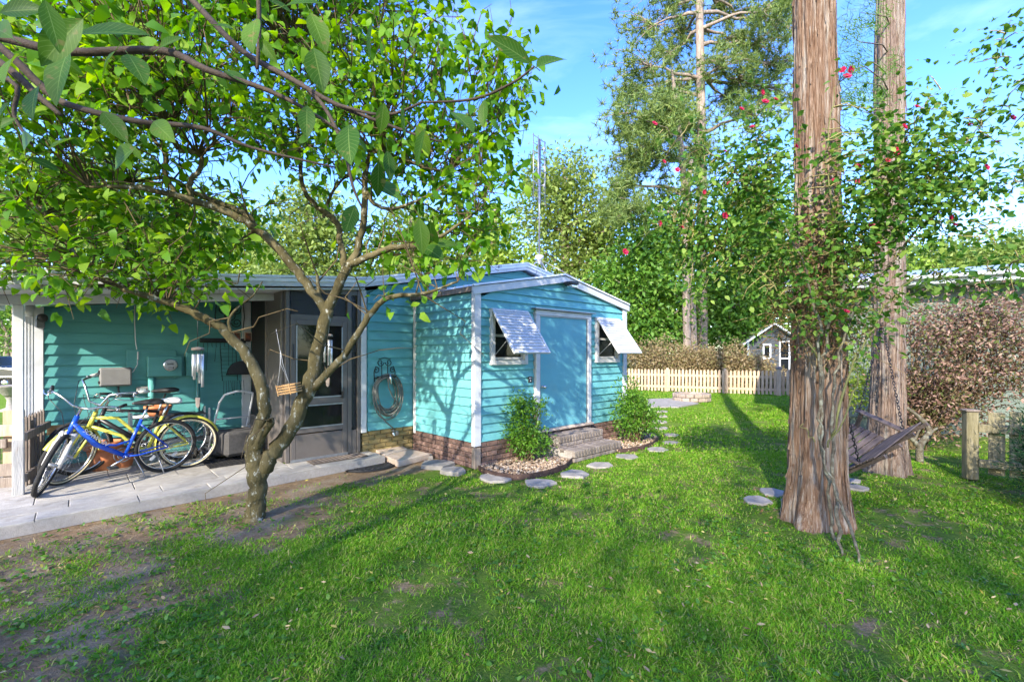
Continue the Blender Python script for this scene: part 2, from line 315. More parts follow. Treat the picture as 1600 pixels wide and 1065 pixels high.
# ------------------------------------------------------------------ ground
def ground_material():
    m, n, l, b = M_new('lawn_soil_and_turf')
    tc = n.new('ShaderNodeTexCoord')
    def noise(sc, det=6, ro=.65):
        z = n.new('ShaderNodeTexNoise'); z.inputs['Scale'].default_value = sc; z.inputs['Detail'].default_value = det; z.inputs['Roughness'].default_value = ro; l.new(tc.outputs['Object'], z.inputs[0]); return z.outputs[0]
    def rng(src, a, b2, c=0, d=1):
        r = n.new('ShaderNodeMapRange'); r.interpolation_type = 'SMOOTHSTEP'; l.new(src, r.inputs[0])
        for i, v in enumerate((a, b2, c, d)): r.inputs[i + 1].default_value = v
        return r.outputs[0]
    def math_(op, a, b2):
        q = n.new('ShaderNodeMath'); q.operation = op
        for i, v in enumerate((a, b2)):
            if isinstance(v, (int, float)): q.inputs[i].default_value = v
            else: l.new(v, q.inputs[i])
        return q.outputs[0]
    def dot(vec, off):
        s_ = n.new('ShaderNodeVectorMath'); s_.operation = 'SUBTRACT'; l.new(tc.outputs['Object'], s_.inputs[0]); s_.inputs[1].default_value = off
        d_ = n.new('ShaderNodeVectorMath'); d_.operation = 'DOT_PRODUCT'; l.new(s_.outputs[0], d_.inputs[0]); d_.inputs[1].default_value = vec; return d_.outputs['Value']
    v = dot(V, C0); u = dot(U, C0); x = dot((1, 0, 0), (0, 0, 0)); y = dot((0, 1, 0), (0, 0, 0))
    soil = ramp(n, [(.25, (.125, .078, .040)), (.5, (.225, .152, .085)), (.75, (.34, .252, .155))]); l.new(noise(14, 9, .75), soil.inputs[0])
    sand = ramp(n, [(.3, (.20, .15, .095)), (.7, (.34, .27, .185))]); l.new(noise(40, 6), sand.inputs[0])
    turf = ramp(n, [(.3, (.045, .10, .012)), (.5, (.085, .15, .018)), (.7, (.14, .19, .035))]); l.new(noise(30, 8, .8), turf.inputs[0])
    far = ramp(n, [(.3, (.10, .19, .016)), (.7, (.18, .28, .03))]); l.new(noise(5, 8, .8), far.inputs[0])
    strip = math_('MULTIPLY', math_('MULTIPLY', rng(v, .05, .75), rng(u, .5, -.1)), rng(v, 1.9, 1.5))
    left = math_('MULTIPLY', math_('MULTIPLY', rng(x, -.4, -3.0), .85), rng(v, 2.0, 1.2))
    d = math_('MAXIMUM', strip, left)
    d2 = rng(math_('ADD', d, math_('MULTIPLY', math_('SUBTRACT', noise(1.7, 8, .7), .5), 1.5)), .25, .62)
    mx1 = n.new('ShaderNodeMixRGB'); l.new(d2, mx1.inputs[0]); l.new(math_('MULTIPLY', noise(3, 3), 1.0), soil.inputs[0]) if False else None
    mxa = n.new('ShaderNodeMixRGB'); l.new(rng(noise(3.5, 9, .72), .50, .64), mxa.inputs[0]); l.new(turf.outputs[0], mxa.inputs[1]); l.new(soil.outputs[0], mxa.inputs[2])
    mxs = n.new('ShaderNodeMixRGB'); l.new(rng(noise(2.3, 6, .7), .45, .62), mxs.inputs[0]); l.new(soil.outputs[0], mxs.inputs[1]); l.new(sand.outputs[0], mxs.inputs[2])
    l.new(mxa.outputs[0], mx1.inputs[1]); l.new(mxs.outputs[0], mx1.inputs[2])
    mx2 = n.new('ShaderNodeMixRGB'); l.new(rng(y, 8.5, 13), mx2.inputs[0]); l.new(mx1.outputs[0], mx2.inputs[1]); l.new(far.outputs[0], mx2.inputs[2])
    l.new(mx2.outputs[0], b.inputs['Base Color']); setp(b, Roughness=.95); b.inputs['Specular IOR Level'].default_value = .1
    bp = n.new('ShaderNodeBump'); bp.inputs['Strength'].default_value = .8; bp.inputs['Distance'].default_value = .03; l.new(noise(45, 8, .7), bp.inputs['Height']); l.new(bp.outputs[0], b.inputs['Normal'])
    return m
g = MB(); nx, ny = 60, 60
xs = np.concatenate([[-400, -60], np.linspace(-16, 22, nx), [60, 400]]); ys = np.concatenate([[-400, -40], np.linspace(-6, 30, ny), [80, 600]])
gv = []; gf = []
def gz(x, y):   # gentle unevenness, flat near the house
    h = toH((x, y, 0)); w = float(sstep(.4, 2.2, max(-h.y + .1, 0) if h.x < 4.2 else 2.2)); inside = -16 < x < 22 and -6 < y < 30
    return (float(fbm(x * .5 + 3, y * .5)) - .5) * .05 * w if inside else 0.0
for yy in ys:
    for xx in xs: gv.append((xx, yy, gz(xx, yy) - .004))
W = len(xs)
for j in range(len(ys) - 1):
    for i in range(W - 1): gf.append((j * W + i, j * W + i + 1, (j + 1) * W + i + 1, (j + 1) * W + i))
g.add(gv, gf, True)
ground = tag(ob('ground', g, mat=ground_material()), kind='structure')

# ------------------------------------------------------------------ patio with pavers
PZ = .11
patio = tag(ob('patio', MB().prism([H(-6.2, .70, .0), H(-.76, 1.14, .0), H(-.76, 1.66, .0), H(-1.99, 1.66, .0), H(-1.99, 3.28, 0), H(-6.2, 3.28, 0)], (0, 0, PZ - .012)), mat=MT['mortar']), kind='structure')
def front_v(u): return .70 + (u + 6.2) * (.44 / 5.44)
rows = [3.28, 2.82, 2.36, 1.90, 1.46]
prnd = random.Random(3)
def paver(poly):
    cx = sum((q for q in poly), Vector()) / len(poly); z0 = PZ + prnd.uniform(-.004, .004)
    pts = [(q - cx) * .992 + cx for q in poly]
    m = MB(); top = [Vector((q.x, q.y, z0)) for q in pts]; ins = [cx.xy.to_3d() + (Vector((q.x, q.y, 0)) - cx.xy.to_3d()) * .985 + Vector((0, 0, z0 + .006)) for q in pts]
    bot = [Vector((q.x, q.y, z0 - .05)) for q in pts]; n = len(pts)
    m.add(bot + top + ins, [tuple(range(2 * n, 3 * n))] + [(n + i, n + (i + 1) % n, 2 * n + (i + 1) % n, 2 * n + i) for i in range(n)] + [(i, (i + 1) % n, n + (i + 1) % n, n + i) for i in range(n)])
    for i in range(len(m.v)): m.v[i] = (m.v[i][0] - cx.x, m.v[i][1] - cx.y, m.v[i][2])
    return ob('paver', m, patio, (cx.x, cx.y, 0), mat=MT['concrete'])
for r in range(4):
    v1, v0 = rows[r], rows[r + 1]; u = -6.2 - prnd.random() * .4
    while u < -.78:
        w = prnd.choice((.46, .62, .78)); a, b = max(u, -6.2), min(u + w, -2.0 if v1 > 1.7 else -.77)
        if b - a > .08: paver([H(a, v0), H(b, v0), H(b, v1), H(a, v1)])
        u += w
        if u > (-2.0 if v1 > 1.7 else -.77): break
u = -6.2
while u < -.78:       # two front rows follow the slanting edge
    w = prnd.choice((.5, .62, .74)); a, b = u, min(u + w, -.77)
    for f0, f1 in ((0, .48), (.48, 1)):
        q = lambda uu, t: H(uu, front_v(uu) + (1.46 - front_v(uu)) * t)
        sh = .22 if f0 == 0 else 0
        a2, b2 = max(-6.2, a - sh), (min(b - sh, -.77) if b < -.78 else -.77)
        if b2 - a2 > .05: paver([q(a2, f0), q(b2, f0), q(b2, f1), q(a2, f1)])
    u += w
paver([H(-1.98, 1.47), H(-.77, 1.47), H(-.77, 1.64), H(-1.98, 1.64)])

# ------------------------------------------------------------------ lap siding
def lap(parent, o, d, nrm, L, z0, z1, E, mat, openings=(), top=None, name='siding_board', left=None):
    """one object per board; o,d,nrm in house coordinates, openings (a0,a1,z0,z1), top(a) the roofline"""
    o, d, nrm = Vector(o), Vector(d), Vector(nrm); k = 0; z = z0
    while z < z1 - .01:
        ze = min(z + E, z1); m = MB()
        def piece(a0, a1, b0, b1, za, zb):
            f = lambda zz: .030 - .025 * (zz - z) / E
            q = [o + d * a0 + nrm * f(za) + Vector((0, 0, za)), o + d * a1 + nrm * f(za) + Vector((0, 0, za)), o + d * b1 + nrm * f(zb) + Vector((0, 0, zb)), o + d * b0 + nrm * f(zb) + Vector((0, 0, zb))]
            bk = [p - nrm * (nrm.dot(p - o) + .004) for p in q]
            ob(name, MB().add(q + bk, [(0, 1, 2, 3), (7, 6, 5, 4), (0, 4, 5, 1), (1, 5, 6, 2), (2, 6, 7, 3), (3, 7, 4, 0)]), parent, mat=mat)
        ops = sorted([q for q in openings if q[3] > z and q[2] < ze]); a = 0.0; segs = []
        for q in ops:
            if q[0] > a: segs.append((a, q[0]))
            if q[2] > z + .004: piece(q[0], q[1], q[0], q[1], z, min(ze, q[2]))
            if q[3] < ze - .004: piece(q[0], q[1], q[0], q[1], max(z, q[3]), ze)
            a = q[1]
        if a < L: segs.append((a, L))
        for a0, a1 in segs:
            if top is None: piece(a0, a1, a0, a1, z, ze)
            else:        # clip by roofline, sampled
                aa = np.linspace(a0, a1, 400); tz = np.array([top(t) for t in aa]); ok0 = aa[tz > z + .002]; ok1 = aa[tz > ze]
                if len(ok0) < 2: continue
                if len(ok1) >= 2: piece(ok0[0], ok0[-1], ok1[0], ok1[-1], z, ze)
                else:
                    zm = min(ze, tz.max()); am = aa[int(tz.argmax())]; piece(ok0[0], ok0[-1], max(am - .02, ok0[0]), min(am + .02, ok0[-1]), z, zm)
        z += E; k += 1
_bm = {}
def brick_mesh(l, w, h, mat):
    key = (round(l, 3), w, h, mat.name)
    if key not in _bm: _bm[key] = MB().box((0, 0, 0), (l, w, h), bev=.006).mesh('brick', mat)
    return _bm[key]
brnd = random.Random(9)
def brick_wall(parent, o, d, nrm, L, z0, rows_n, mat, skip=None, bl=.2, rh=.071, depth=.05):
    o, d, nrm = Vector(o), Vector(d), Vector(nrm); rz = math.atan2(d.y, d.x)
    for r in range(rows_n):
        a = -bl / 2 if r % 2 else 0.0
        while a < L - .02:
            a0, a1 = max(a, 0), min(a + bl, L); l = a1 - a0 - .011; c = (a0 + a1) / 2; z = z0 + rh * (r + .5)
            if l > .03 and not (skip and skip(c, z)):
                p = o + d * c + nrm * (brnd.uniform(-.003, .003)) + Vector((0, 0, z))
                ob('brick', brick_mesh(l, depth, rh - .011, mat), parent, p, rz + brnd.uniform(-.006, .006))
            a += bl

# ------------------------------------------------------------------ shed
SW, SD, EAVE, PEAK = 3.66, 1.60, 2.46, 2.80
shed = thing('garden_shed', 'turquoise lap-sided shed with blue door, two propped awnings and brick base', 'shed', C0, HA)
def sroof(a): return EAVE + (PEAK - EAVE) * (1 - abs(a - SW / 2) / (SW / 2))
ob('wall_core', MB().prism([(.03, .03, 0), (SW - .03, .03, 0), (SW - .03, .03, EAVE - .06), (SW / 2, .03, PEAK - .06), (.03, .03, EAVE - .06)], (0, SD - .03, 0)), shed, mat=MT['turq'])
door_op = (1.15, 2.56, .36, 2.25); wl_op = (.30, .94, 1.48, 2.20); wr_op = (2.76, 3.39, 1.48, 2.20)
lap(shed, (.05, 0, 0), (1, 0, 0), (0, -1, 0), SW - .1, .362, PEAK - .02, .125, MT['turq'],
    [(q[0] - .05, q[1] - .05, q[2], q[3]) for q in (door_op, wl_op, wr_op)], top=lambda a: sroof(a + .05) - .03)
lap(shed, (0, .05, 0), (0, 1, 0), (-1, 0, 0), SD - .1, .362, EAVE - .01, .125, MT['turq'])
lap(shed, (SW, .05, 0), (0, 1, 0), (1, 0, 0), SD - .1, .362, EAVE - .01, .125, MT['turq'])
ob('foundation_mortar', MB().box((SW / 2, SD / 2, .178), (SW - .012, SD - .012, .356)), shed, mat=MT['mortar'])
brick_wall(shed, (0, .0, 0), (1, 0, 0), (0, -1, 0), SW, 0, 5, MT['brick'])
brick_wall(shed, (0, .03, 0), (0, 1, 0), (-1, 0, 0), SD - .03, 0, 5, MT['brick'])
brick_wall(shed, (SW, .03, 0), (0, 1, 0), (1, 0, 0), SD - .03, 0, 5, MT['brick'])
for a, nm in (((0.02, -.005), 1), ((SW - .02, -.005), 1), ((-.005, SD - .06), 1)):
    ob('corner_board', MB().box((a[0], a[1], (EAVE + .30) / 2), (.12 if a[1] < 1 else .05, .075 if a[1] < 1 else .07, EAVE - .32), bev=.006), shed, mat=MT['white'])
ob('corner_post', MB().box((.02, -.005, .145), (.115, .07, .29), bev=.006), shed, mat=MT['woodgrey'])
for s in (0, 1):   # sheet roof with fascia
    e = -.08 if s == 0 else SW + .08
    ze = EAVE - .02
    f = MB(); f.add([(e, -.07, ze - .03), (SW / 2, -.07, PEAK - .03), (SW / 2, -.07, PEAK + .075), (e, -.07, ze + .075), (e, -.03, ze - .03), (SW / 2, -.03, PEAK - .03), (SW / 2, -.03, PEAK + .075), (e, -.03, ze + .075)],
                    [(0, 1, 2, 3), (7, 6, 5, 4), (0, 4, 5, 1), (1, 5, 6, 2), (2, 6, 7, 3), (3, 7, 4, 0)])
    ob('fascia', f, shed, mat=MT['white'])
    rp = MB(); n = 26; vs = []; 
    for j, yy in enumerate((-.09, SD + .02)):
        for i in range(n + 1):
            t = i / n; vs.append((e + (SW / 2 - e) * t, yy, ze + .082 + (PEAK - ze) * t))
    rp.add(vs + [(a, b, c + .006) for a, b, c in vs], [(i, i + 1, n + 2 + i, n + 1 + i)[::-1] for i in range(n)] + [tuple(2 * n + 2 + q for q in (i, i + 1, n + 2 + i, n + 1 + i)) for i in range(n)] + [(0, 1, 2 * n + 3, 2 * n + 2)])
    rf = ob('roof_panel', rp, shed, mat=MT['roofwhite'])
    for yy in np.linspace(-.06, SD, 9):      # ribs of the sheet
        ob('rib', MB().bar((e, yy, ze + .10), (SW / 2, yy, PEAK + .10), .03, .028), rf, mat=MT['roofwhite'])
    ob('gutter_edge', MB().box((e + (.02 if s == 0 else -.02), SD / 2 - .02, ze + .05), (.03, SD, .07)), shed, mat=MT['woodgrey'] if s == 0 else MT['white'])
# door
door = ob('door', MB().box((1.856, -.012, 1.30), (1.196, .045, 1.79), bev=.004), shed, mat=MT['door_blue'])
fr = MB()
for x in (1.205, 2.507): fr.box((x, -.03, 1.30), (.095, .075, 1.80), bev=.008)
fr.box((1.856, -.03, 2.243), (1.397, .075, .085), bev=.008)
ob('door_frame', fr, door, mat=MT['white'])
jb = MB()
for x in (1.262, 2.450): jb.box((x, -.026, 1.30), (.016, .05, 1.80))
jb.box((1.856, -.026, 2.192), (1.19, .05, .016)); ob('jamb_strip', jb, door, mat=MT['steel'])
ob('drip_cap', MB().box((1.856, -.055, 2.298), (1.52, .13, .018)), door, mat=MT['steel'])
ob('sill', MB().box((1.856, -.05, .385), (1.40, .13, .035), bev=.004), door, mat=MT['slab'])
ob('knob', MB().lathe([(0, -.07), (.018, -.068), (.03, -.055), (.03, -.045), (.016, -.033), (.014, -.015), (.03, -.008), (.03, 0)], n=14).xf(Matrix.Translation((1.335, -.036, 1.075)) @ Matrix.Rotation(R(-90), 4, 'X')), door, mat=MT['chrome'])
ob('number_plate', MB().box((1.065, -.028, 1.20), (.085, .012, .095), bev=.003), shed, mat=MT['black'])
pl = MB()
for x, z, w, h in ((-.018, .022, .012, .02), (-.004, .022, .012, .02), (.012, .026, .018, .008), (.012, .016, .006, .016), (0, -.02, .02, .02)): pl.box((1.065 + x, -.0352, 1.20 + z), (w, .002, h))
ob('plate_mark', pl, shed, mat=MT['white'])
# windows with top-hung louvred awnings
for q in (wl_op, wr_op):
    x0, x1, z0, z1 = q; cx, cz = (x0 + x1) / 2, (z0 + z1) / 2
    w = MB()
    for x in (x0 - .01, x1 + .01): w.box((x, -.03, cz), (.075, .07, z1 - z0 + .09), bev=.006)
    for z in (z0 - .012, z1 + .012): w.box((cx, -.032, z), (x1 - x0 - .06, .066, .07), bev=.006)
    win = ob('window', w, shed, mat=MT['white'])
    ms = MB(); ms.box((cx, -.012, cz + .02), (x1 - x0 - .06, .03, .035)); ms.box((cx, -.012, z0 + .05), (x1 - x0 - .06, .03, .03)); ms.box((cx, -.012, z1 - .05), (x1 - x0 - .06, .03, .03))
    ms.box((x0 + .04, -.012, cz), (.03, .031, z1 - z0)); ms.box((x1 - .04, -.012, cz), (.03, .031, z1 - z0))
    ob('sash', ms, win, mat=MT['white'])
    for zc, hh in ((z0 + .20, .32), (z1 - .19, .32)): ob('pane', MB().box((cx, .0, zc), (x1 - x0 - .1, .006, hh)), win, mat=MT['glass'])
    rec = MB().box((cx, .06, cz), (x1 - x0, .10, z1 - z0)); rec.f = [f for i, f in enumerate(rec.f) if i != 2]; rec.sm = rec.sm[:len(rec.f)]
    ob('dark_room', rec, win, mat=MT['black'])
    a = math.atan2(.60, .44); L = .745; hx = cx; hz_, hy = z1 + .02, -.07
    def aw(t, off=0): return Vector((0, hy - .44 / .744 * t - math.sin(a) * off * 1, hz_ - .60 / .744 * t + math.cos(a) * off))
    awn = ob('awning', MB().bar(Vector((hx, 0, 0)) + aw(0), Vector((hx, 0, 0)) + aw(.02), .70, .03), win, mat=MT['white'])
    nsl = 14
    for i in range(nsl):
        t = (i + .5) * L / nsl; p = aw(t); rot = Matrix.Rotation(math.atan2(.60, .44) - R(13), 3, 'X')
        ob('slat', MB().box((0, 0, 0), (.69, .058, .007), rot=rot), awn, Vector((hx, p.y, p.z)), mat=MT['white'])
    for s in (-1, 1):
        ob('awning_rail', MB().bar(Vector((hx + s * .35, 0, 0)) + aw(0), Vector((hx + s * .35, 0, 0)) + aw(L), .022, .035, (1, 0, 0)), awn, mat=MT['white'])
        ob('prop_rod', MB().tube([(hx + s * .31, -.05, z0 + .08), Vector((hx + s * .31, 0, 0)) + aw(.50, -.012)], .006, 6), awn, mat=MT['steel'])
    ob('awning_rail', MB().bar(Vector((hx, 0, 0)) + aw(L), Vector((hx, 0, 0)) + aw(L + .02), .71, .03), awn, mat=MT['white'])
# flood light under the gable
fl = ob('flood_light', MB().box((1.88, -.17, PEAK - .055), (.20, .17, .05), bev=.012), shed, mat=MT['black'])
ob('lens', MB().box((1.88, -.18, PEAK - .10), (.15, .12, .045), bev=.015), fl, mat=MT['chrome'])
ob('bracket', MB().box((1.88, -.085, PEAK - .05), (.07, .05, .07)), fl, mat=MT['black'])

# ------------------------------------------------------------------ brick steps
steps = thing('brick_steps', 'two grey-brown brick steps leading up to the blue shed door', 'steps', H(1.88, -.4), HA)
ob('mortar_core', MB().box((0, .06, .075), (1.19, .66, .15)).box((0, .21, .235), (1.09, .36, .16)), steps, mat=MT['mortar'])
def step_bricks(x0, x1, yf, yb, z0, zt):
    n = int(round((x1 - x0) / .075)); w = (x1 - x0) / n; dp = .19
    for i in range(n):          # rowlock nosing
        ob('brick', brick_mesh(w - .01, dp, .10, MT['brick_step']), steps, (x0 + (i + .5) * w, yf + dp / 2, zt - .05 + brnd.uniform(-.002, .003)))
    y = yf + dp + .01
    while y < yb - .04:
        d = min(.10, yb - y); m = int(round((x1 - x0) / .2)); bw = (x1 - x0) / m
        for i in range(m): ob('brick', brick_mesh(bw - .01, round(d - .01, 3), .06, MT['brick_step']), steps, (x0 + (i + .5) * bw, y + d / 2, zt - .03 + brnd.uniform(-.002, .003)))
        y += d
    for sx in (x0, x1):         # side faces and lower course
        y = yf
        while y < yb - .03:
            l = min(.2, yb - y); ob('brick', brick_mesh(round(l - .01, 3), .05, .055, MT['brick_step']), steps, (sx + (.02 if sx == x0 else -.02), y + l / 2, z0 + .03), R(90)); y += .2
    m = int(round((x1 - x0) / .2)); bw = (x1 - x0) / m
    for i in range(m): ob('brick', brick_mesh(bw - .01, .05, .055, MT['brick_step']), steps, (x0 + (i + .5) * bw, yf + .03, z0 + .03))
step_bricks(-.6, .6, -.33, .03, .0, .165)
step_bricks(-.55, .55, .0, .35, .165, .33)

# ------------------------------------------------------------------ main house
HV, LV, LU, PU = 1.63, 3.30, -4.33, -1.98
house = thing('main_house', 'long low turquoise house with white roof edge behind the shed', 'house', C0, HA)
roofpts = [(-4.75, 2.33), (-.9, 2.68), (2.45, 3.34), (5.9, 2.68)]
def hroof(u):
    for (a, za), (b, zb) in zip(roofpts, roofpts[1:]):
        if a <= u <= b: return za + (zb - za) * (u - a) / (b - a)
    return 2.2
core = MB(); core.prism([(-4.36, LV + .03, 0), (5.6, LV + .03, 0), (5.6, LV + .03, 2.6), (2.45, LV + .03, 3.25), (-.9, LV + .03, 2.55), (-4.36, LV + .03, 2.2)], (0, 6, 0))
core.prism([(-.86, HV + .03, 0), (5.6, HV + .03, 0), (5.6, HV + .03, 2.6), (2.45, HV + .03, 3.25), (-.86, HV + .03, 2.55)], (0, LV - HV + .0, 0))
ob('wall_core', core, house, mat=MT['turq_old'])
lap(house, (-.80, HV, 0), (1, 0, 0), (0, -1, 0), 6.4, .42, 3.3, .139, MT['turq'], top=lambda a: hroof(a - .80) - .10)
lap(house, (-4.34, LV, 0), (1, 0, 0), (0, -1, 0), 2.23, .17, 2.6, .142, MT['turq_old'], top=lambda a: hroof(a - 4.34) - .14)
for (x, y, z0, z1, wd) in ((-.865, HV - .005, .40, 2.56, .09), (-4.39, LV - .005, .12, 2.19, .095), (-2.05, LV - .005, .12, 2.42, .13)):
    ob('corner_board', MB().box((x, y, (z0 + z1) / 2), (wd, .06, z1 - z0), bev=.006), house, mat=MT['white'])
ob('foundation_mortar', MB().box((-.45, HV + .06, .21), (.86, .10, .42)), house, mat=MT['mortar_y'])
brick_wall(house, (-.885, HV + .01, 0), (1, 0, 0), (0, -1, 0), .88, 0, 6, MT['brick_yellow'], rh=.07)
ob('foundation_band', MB().box((-3.2, LV + .012, .09), (2.3, .03, .16)), house, mat=MT['mortar'])
roof = ob('roof', MB().prism([(u, 1.42, z + .015) for u, z in roofpts] + [(u, 1.42, z - .03) for u, z in roofpts[::-1]], (0, 8.3, 0)), house, mat=MT['roofwhite'])
for (a, za), (b, zb) in zip(roofpts, roofpts[1:]):
    ob('fascia', MB().prism([(a, 1.44, za - .09), (b, 1.44, zb - .09), (b, 1.44, zb + .012), (a, 1.44, za + .012)], (0, .04, 0)), roof, mat=MT['white'])
    ob('roof_edge_strip', MB().prism([(a, 1.40, za + .02), (b, 1.40, zb + .02), (b, 1.40, zb + .05), (a, 1.40, za + .05)], (0, .12, 0)), roof, mat=MT['roofwhite'])
for u in np.arange(-4.6, 5.8, .62):
    ob('standing_seam', MB().bar((u, 1.42, hroof(u) + .03), (u, 9.6, hroof(u) + .03), .02, .03), roof, mat=MT['roofwhite'])
ob('soffit', MB().prism([(-4.72, 1.49, 2.19), (-.9, 1.49, 2.555), (-.9, 3.29, 2.555), (-4.72, 3.29, 2.19)], (0, 0, .02)), roof, mat=MT['white'])
ob('porch_beam', MB().prism([(-4.72, 2.0, 2.09), (PU, 2.0, 2.352), (PU, 2.0, 2.445), (-4.72, 2.0, 2.185)], (0, .09, 0)), roof, mat=MT['white'])
for x in (-4.70,): ob('rafter', MB().bar((x, 1.3, hroof(x) - .17), (x, 3.3, hroof(x) - .17), .05, .09), roof, mat=MT['white'])
ob('antenna_guy_cleat', MB().box((1.7, 1.38, 3.22), (.05, .04, .05)), roof, mat=MT['steel'])
# screened entry
porch = thing('screened_entry', 'taupe aluminium screened entry with glazed storm door and dark mesh panels', 'screen porch', H(-1.45, HV, PZ), HA)
def pf(name, boxes, mat, parent=porch, bev=.006):
    m = MB()
    for c, d in boxes: m.box((c[0] + 1.45, c[1] - HV, c[2] - PZ), d, bev=bev)
    return ob(name, m, parent, mat=mat)
yc = HV
pf('post', [((-1.955, yc, 1.33), (.055, .07, 2.42))], MT['frame_brown'])
pf('post', [((-1.09, yc, 1.33), (.07, .07, 2.42))], MT['frame_brown'])
pf('post', [((-.945, yc, 1.33), (.05, .07, 2.42))], MT['frame_brown'])
pf('header', [((-1.50, yc, 2.10), (.84, .065, .08)), ((-1.50, yc, 2.50), (.84, .065, .08)), ((-1.02, yc, 2.50), (.10, .065, .08))], MT['frame_brown'])
pf('transom_screen', [((-1.50, yc, 2.30), (.82, .006, .34))], MT['screen'], bev=0)
pf('side_screen', [((-1.02, yc, 1.47), (.09, .006, 1.98))], MT['screen'], bev=0)
pf('side_kick_panel', [((-1.02, yc - .01, .29), (.09, .03, .35))], MT['frame_brown'])
dr = pf('storm_door', [((-1.885, yc - .02, 1.10), (.07, .045, 1.93)), ((-1.165, yc - .02, 1.10), (.07, .045, 1.93)), ((-1.525, yc - .02, 2.03), (.65, .045, .07)), ((-1.525, yc - .02, .93), (.65, .05, .09)), ((-1.525, yc - .02, .30), (.65, .04, .36)), ((-1.525, yc - .02, .53), (.65, .045, .07))], MT['frame_brown'])
pf('glass_pane', [((-1.525, yc - .015, 1.49), (.66, .006, 1.02))], MT['glass'], dr, 0)
pf('glass_pane', [((-1.525, yc - .015, .73), (.66, .006, .32))], MT['glass'], dr, 0)
pf('pane_bead', [((-1.525, yc - .046, .985), (.66, .012, .018)), ((-1.525, yc - .046, .572), (.66, .012, .018)), ((-1.525, yc - .046, .876), (.66, .012, .016)), ((-1.843, yc - .046, 1.48), (.016, .012, 1.0)), ((-1.207, yc - .046, 1.48), (.016, .012, 1.0))], MT['steel'], dr, 0)
pf('handle', [((-1.205, yc - .07, 1.0), (.03, .05, .10)), ((-1.205, yc - .09, 1.06), (.02, .02, .10))], MT['black'], dr)
pf('door_sweep', [((-1.525, yc - .045, .135), (.80, .02, .035))], MT['steel'], dr, 0)
pf('closer_slot', [((-1.885, yc - .046, 1.62), (.02, .01, .22))], MT['black'], dr, 0)
pf('side_wall_panel', [((PU - .004, 2.0, 1.33), (.05, .66, 2.42))], MT['frame_brown'])
pf('side_wall_post', [((PU - .01, 1.70, 1.33), (.06, .05, 2.40)), ((PU - .012, 2.36, 1.33), (.065, .06, 2.42))], MT['frame_brown'])
pf('side_wall_screen', [((PU, 2.82, 1.60), (.006, .84, 1.9))], MT['screen'], bev=0)
pf('side_wall_kick', [((PU - .004, 2.82, .38), (.04, .84, .52))], MT['frame_brown'])
inner = thing('wooden_cabinet', 'warm wooden cabinet seen dimly through the storm door glass', 'cabinet', H(-1.2, 3.0, PZ), HA)
ob('carcass', MB().box((0, .1, .35), (.5, .3, .7), bev=.01), inner, mat=MT['woodorange']); ob('door', MB().box((-.12, -.055, .36), (.22, .015, .6)), inner, mat=MT['woodorange']); ob('door', MB().box((.12, -.055, .36), (.22, .015, .6)), inner, mat=MT['woodorange'])
# ------------------------------------------------------------------ porch corner
post = thing('porch_post', 'square pale grey porch post beside the front bicycle wheel', 'post', H(-4.49, 2.045, PZ), HA)
ob('shaft', MB().box((0, 0, 1.0), (.085, .085, 2.0), bev=.008), post, mat=MT['white'])
ob('worn_foot', MB().box((0, 0, .30), (.090, .090, .585), bev=.008), post, mat=noisy('bare_worn_post_wood', [(.30, .29, .28), (.45, .44, .43)], scale=6, stretch=(4, 4, .6), rough=.85, bump=.3, blotch=((.24, .15, .07), 7, .60, .75)))
rail = thing('picket_railing', 'low weathered picket railing running from the porch post to the house wall', 'railing', H(-4.37, 2.66, PZ), HA - R(8))
for z in (.16, .60): ob('rail', MB().box((0, 0, z), (.04, 1.10, .085), bev=.005), rail, mat=MT['woodgrey'])
pk = MB().box((0, 0, .40), (.022, .05, .74)).add([(-.011, -.025, .77), (.011, -.025, .77), (.011, .025, .77), (-.011, .025, .77), (0, 0, .815)], [(0, 1, 4), (1, 2, 4), (2, 3, 4), (3, 0, 4)]).mesh('picket', MT['woodgrey'])
for i in range(8): ob('picket', pk, rail, (-.034, -.46 + i * .13, 0))
ob('end_board', MB().box((.06, .56, .52), (.16, .03, .12), bev=.004), rail, mat=MT['woodorange'])
ds = thing('downspout', 'ribbed white downspout at the left corner of the house', 'downspout', H(-4.465, 3.12, PZ), HA)
m = MB().box((0, 0, 1.0), (.085, .065, 1.9), bev=.01)
for i in range(3): m.box((-.028 + i * .028, -.036, 1.0), (.012, .012, 1.86))
ob('pipe', m, ds, mat=MT['white']); ob('elbow', MB().tube([(0, 0, 1.93), (0, .02, 2.0), (0, .10, 2.06), (0, .26, 2.10)], .045, 10), ds, mat=MT['white'])
camr = thing('security_camera', 'small dark security camera on the house corner under the eave', 'camera', H(-4.37, 3.22, 1.98), HA)
ob('mount', MB().box((0, 0, 0), (.08, .06, .12), bev=.01), camr, mat=MT['greybox']); ob('dome', MB().ball((.02, -.08, .06), .055, 12), camr, mat=MT['black'])
lf = thing('board_fence', 'rough tan and brown board fence at the left picture edge', 'fence', (-5.46, 5.3, 0), R(17))
for i, (x, z, w, h, mt) in enumerate(((-.5, .30, .80, .14, 'woodgrey'), (-.5, .16, .84, .13, 'woodgrey'), (-.45, .74, .86, .13, 'woodtan'), (-.30, .60, .25, .10, 'woodgrey'))): ob('board', MB().box((x, -.03 * (i % 2) - .02, z), (w, .03, h), bev=.005), lf, mat=MT[mt])
for i, x in enumerate((-.82, -.60, -.38, -.16)): ob('board', MB().box((x, .03, .5), (.19, .025, .62 + .3 * (i % 2)), bev=.004), lf, mat=MT['woodtan' if i % 2 else 'woodgrey'])
ob('post', MB().box((-.05, .03, .42), (.09, .09, .84), bev=.006), lf, mat=MT['woodgrey'])

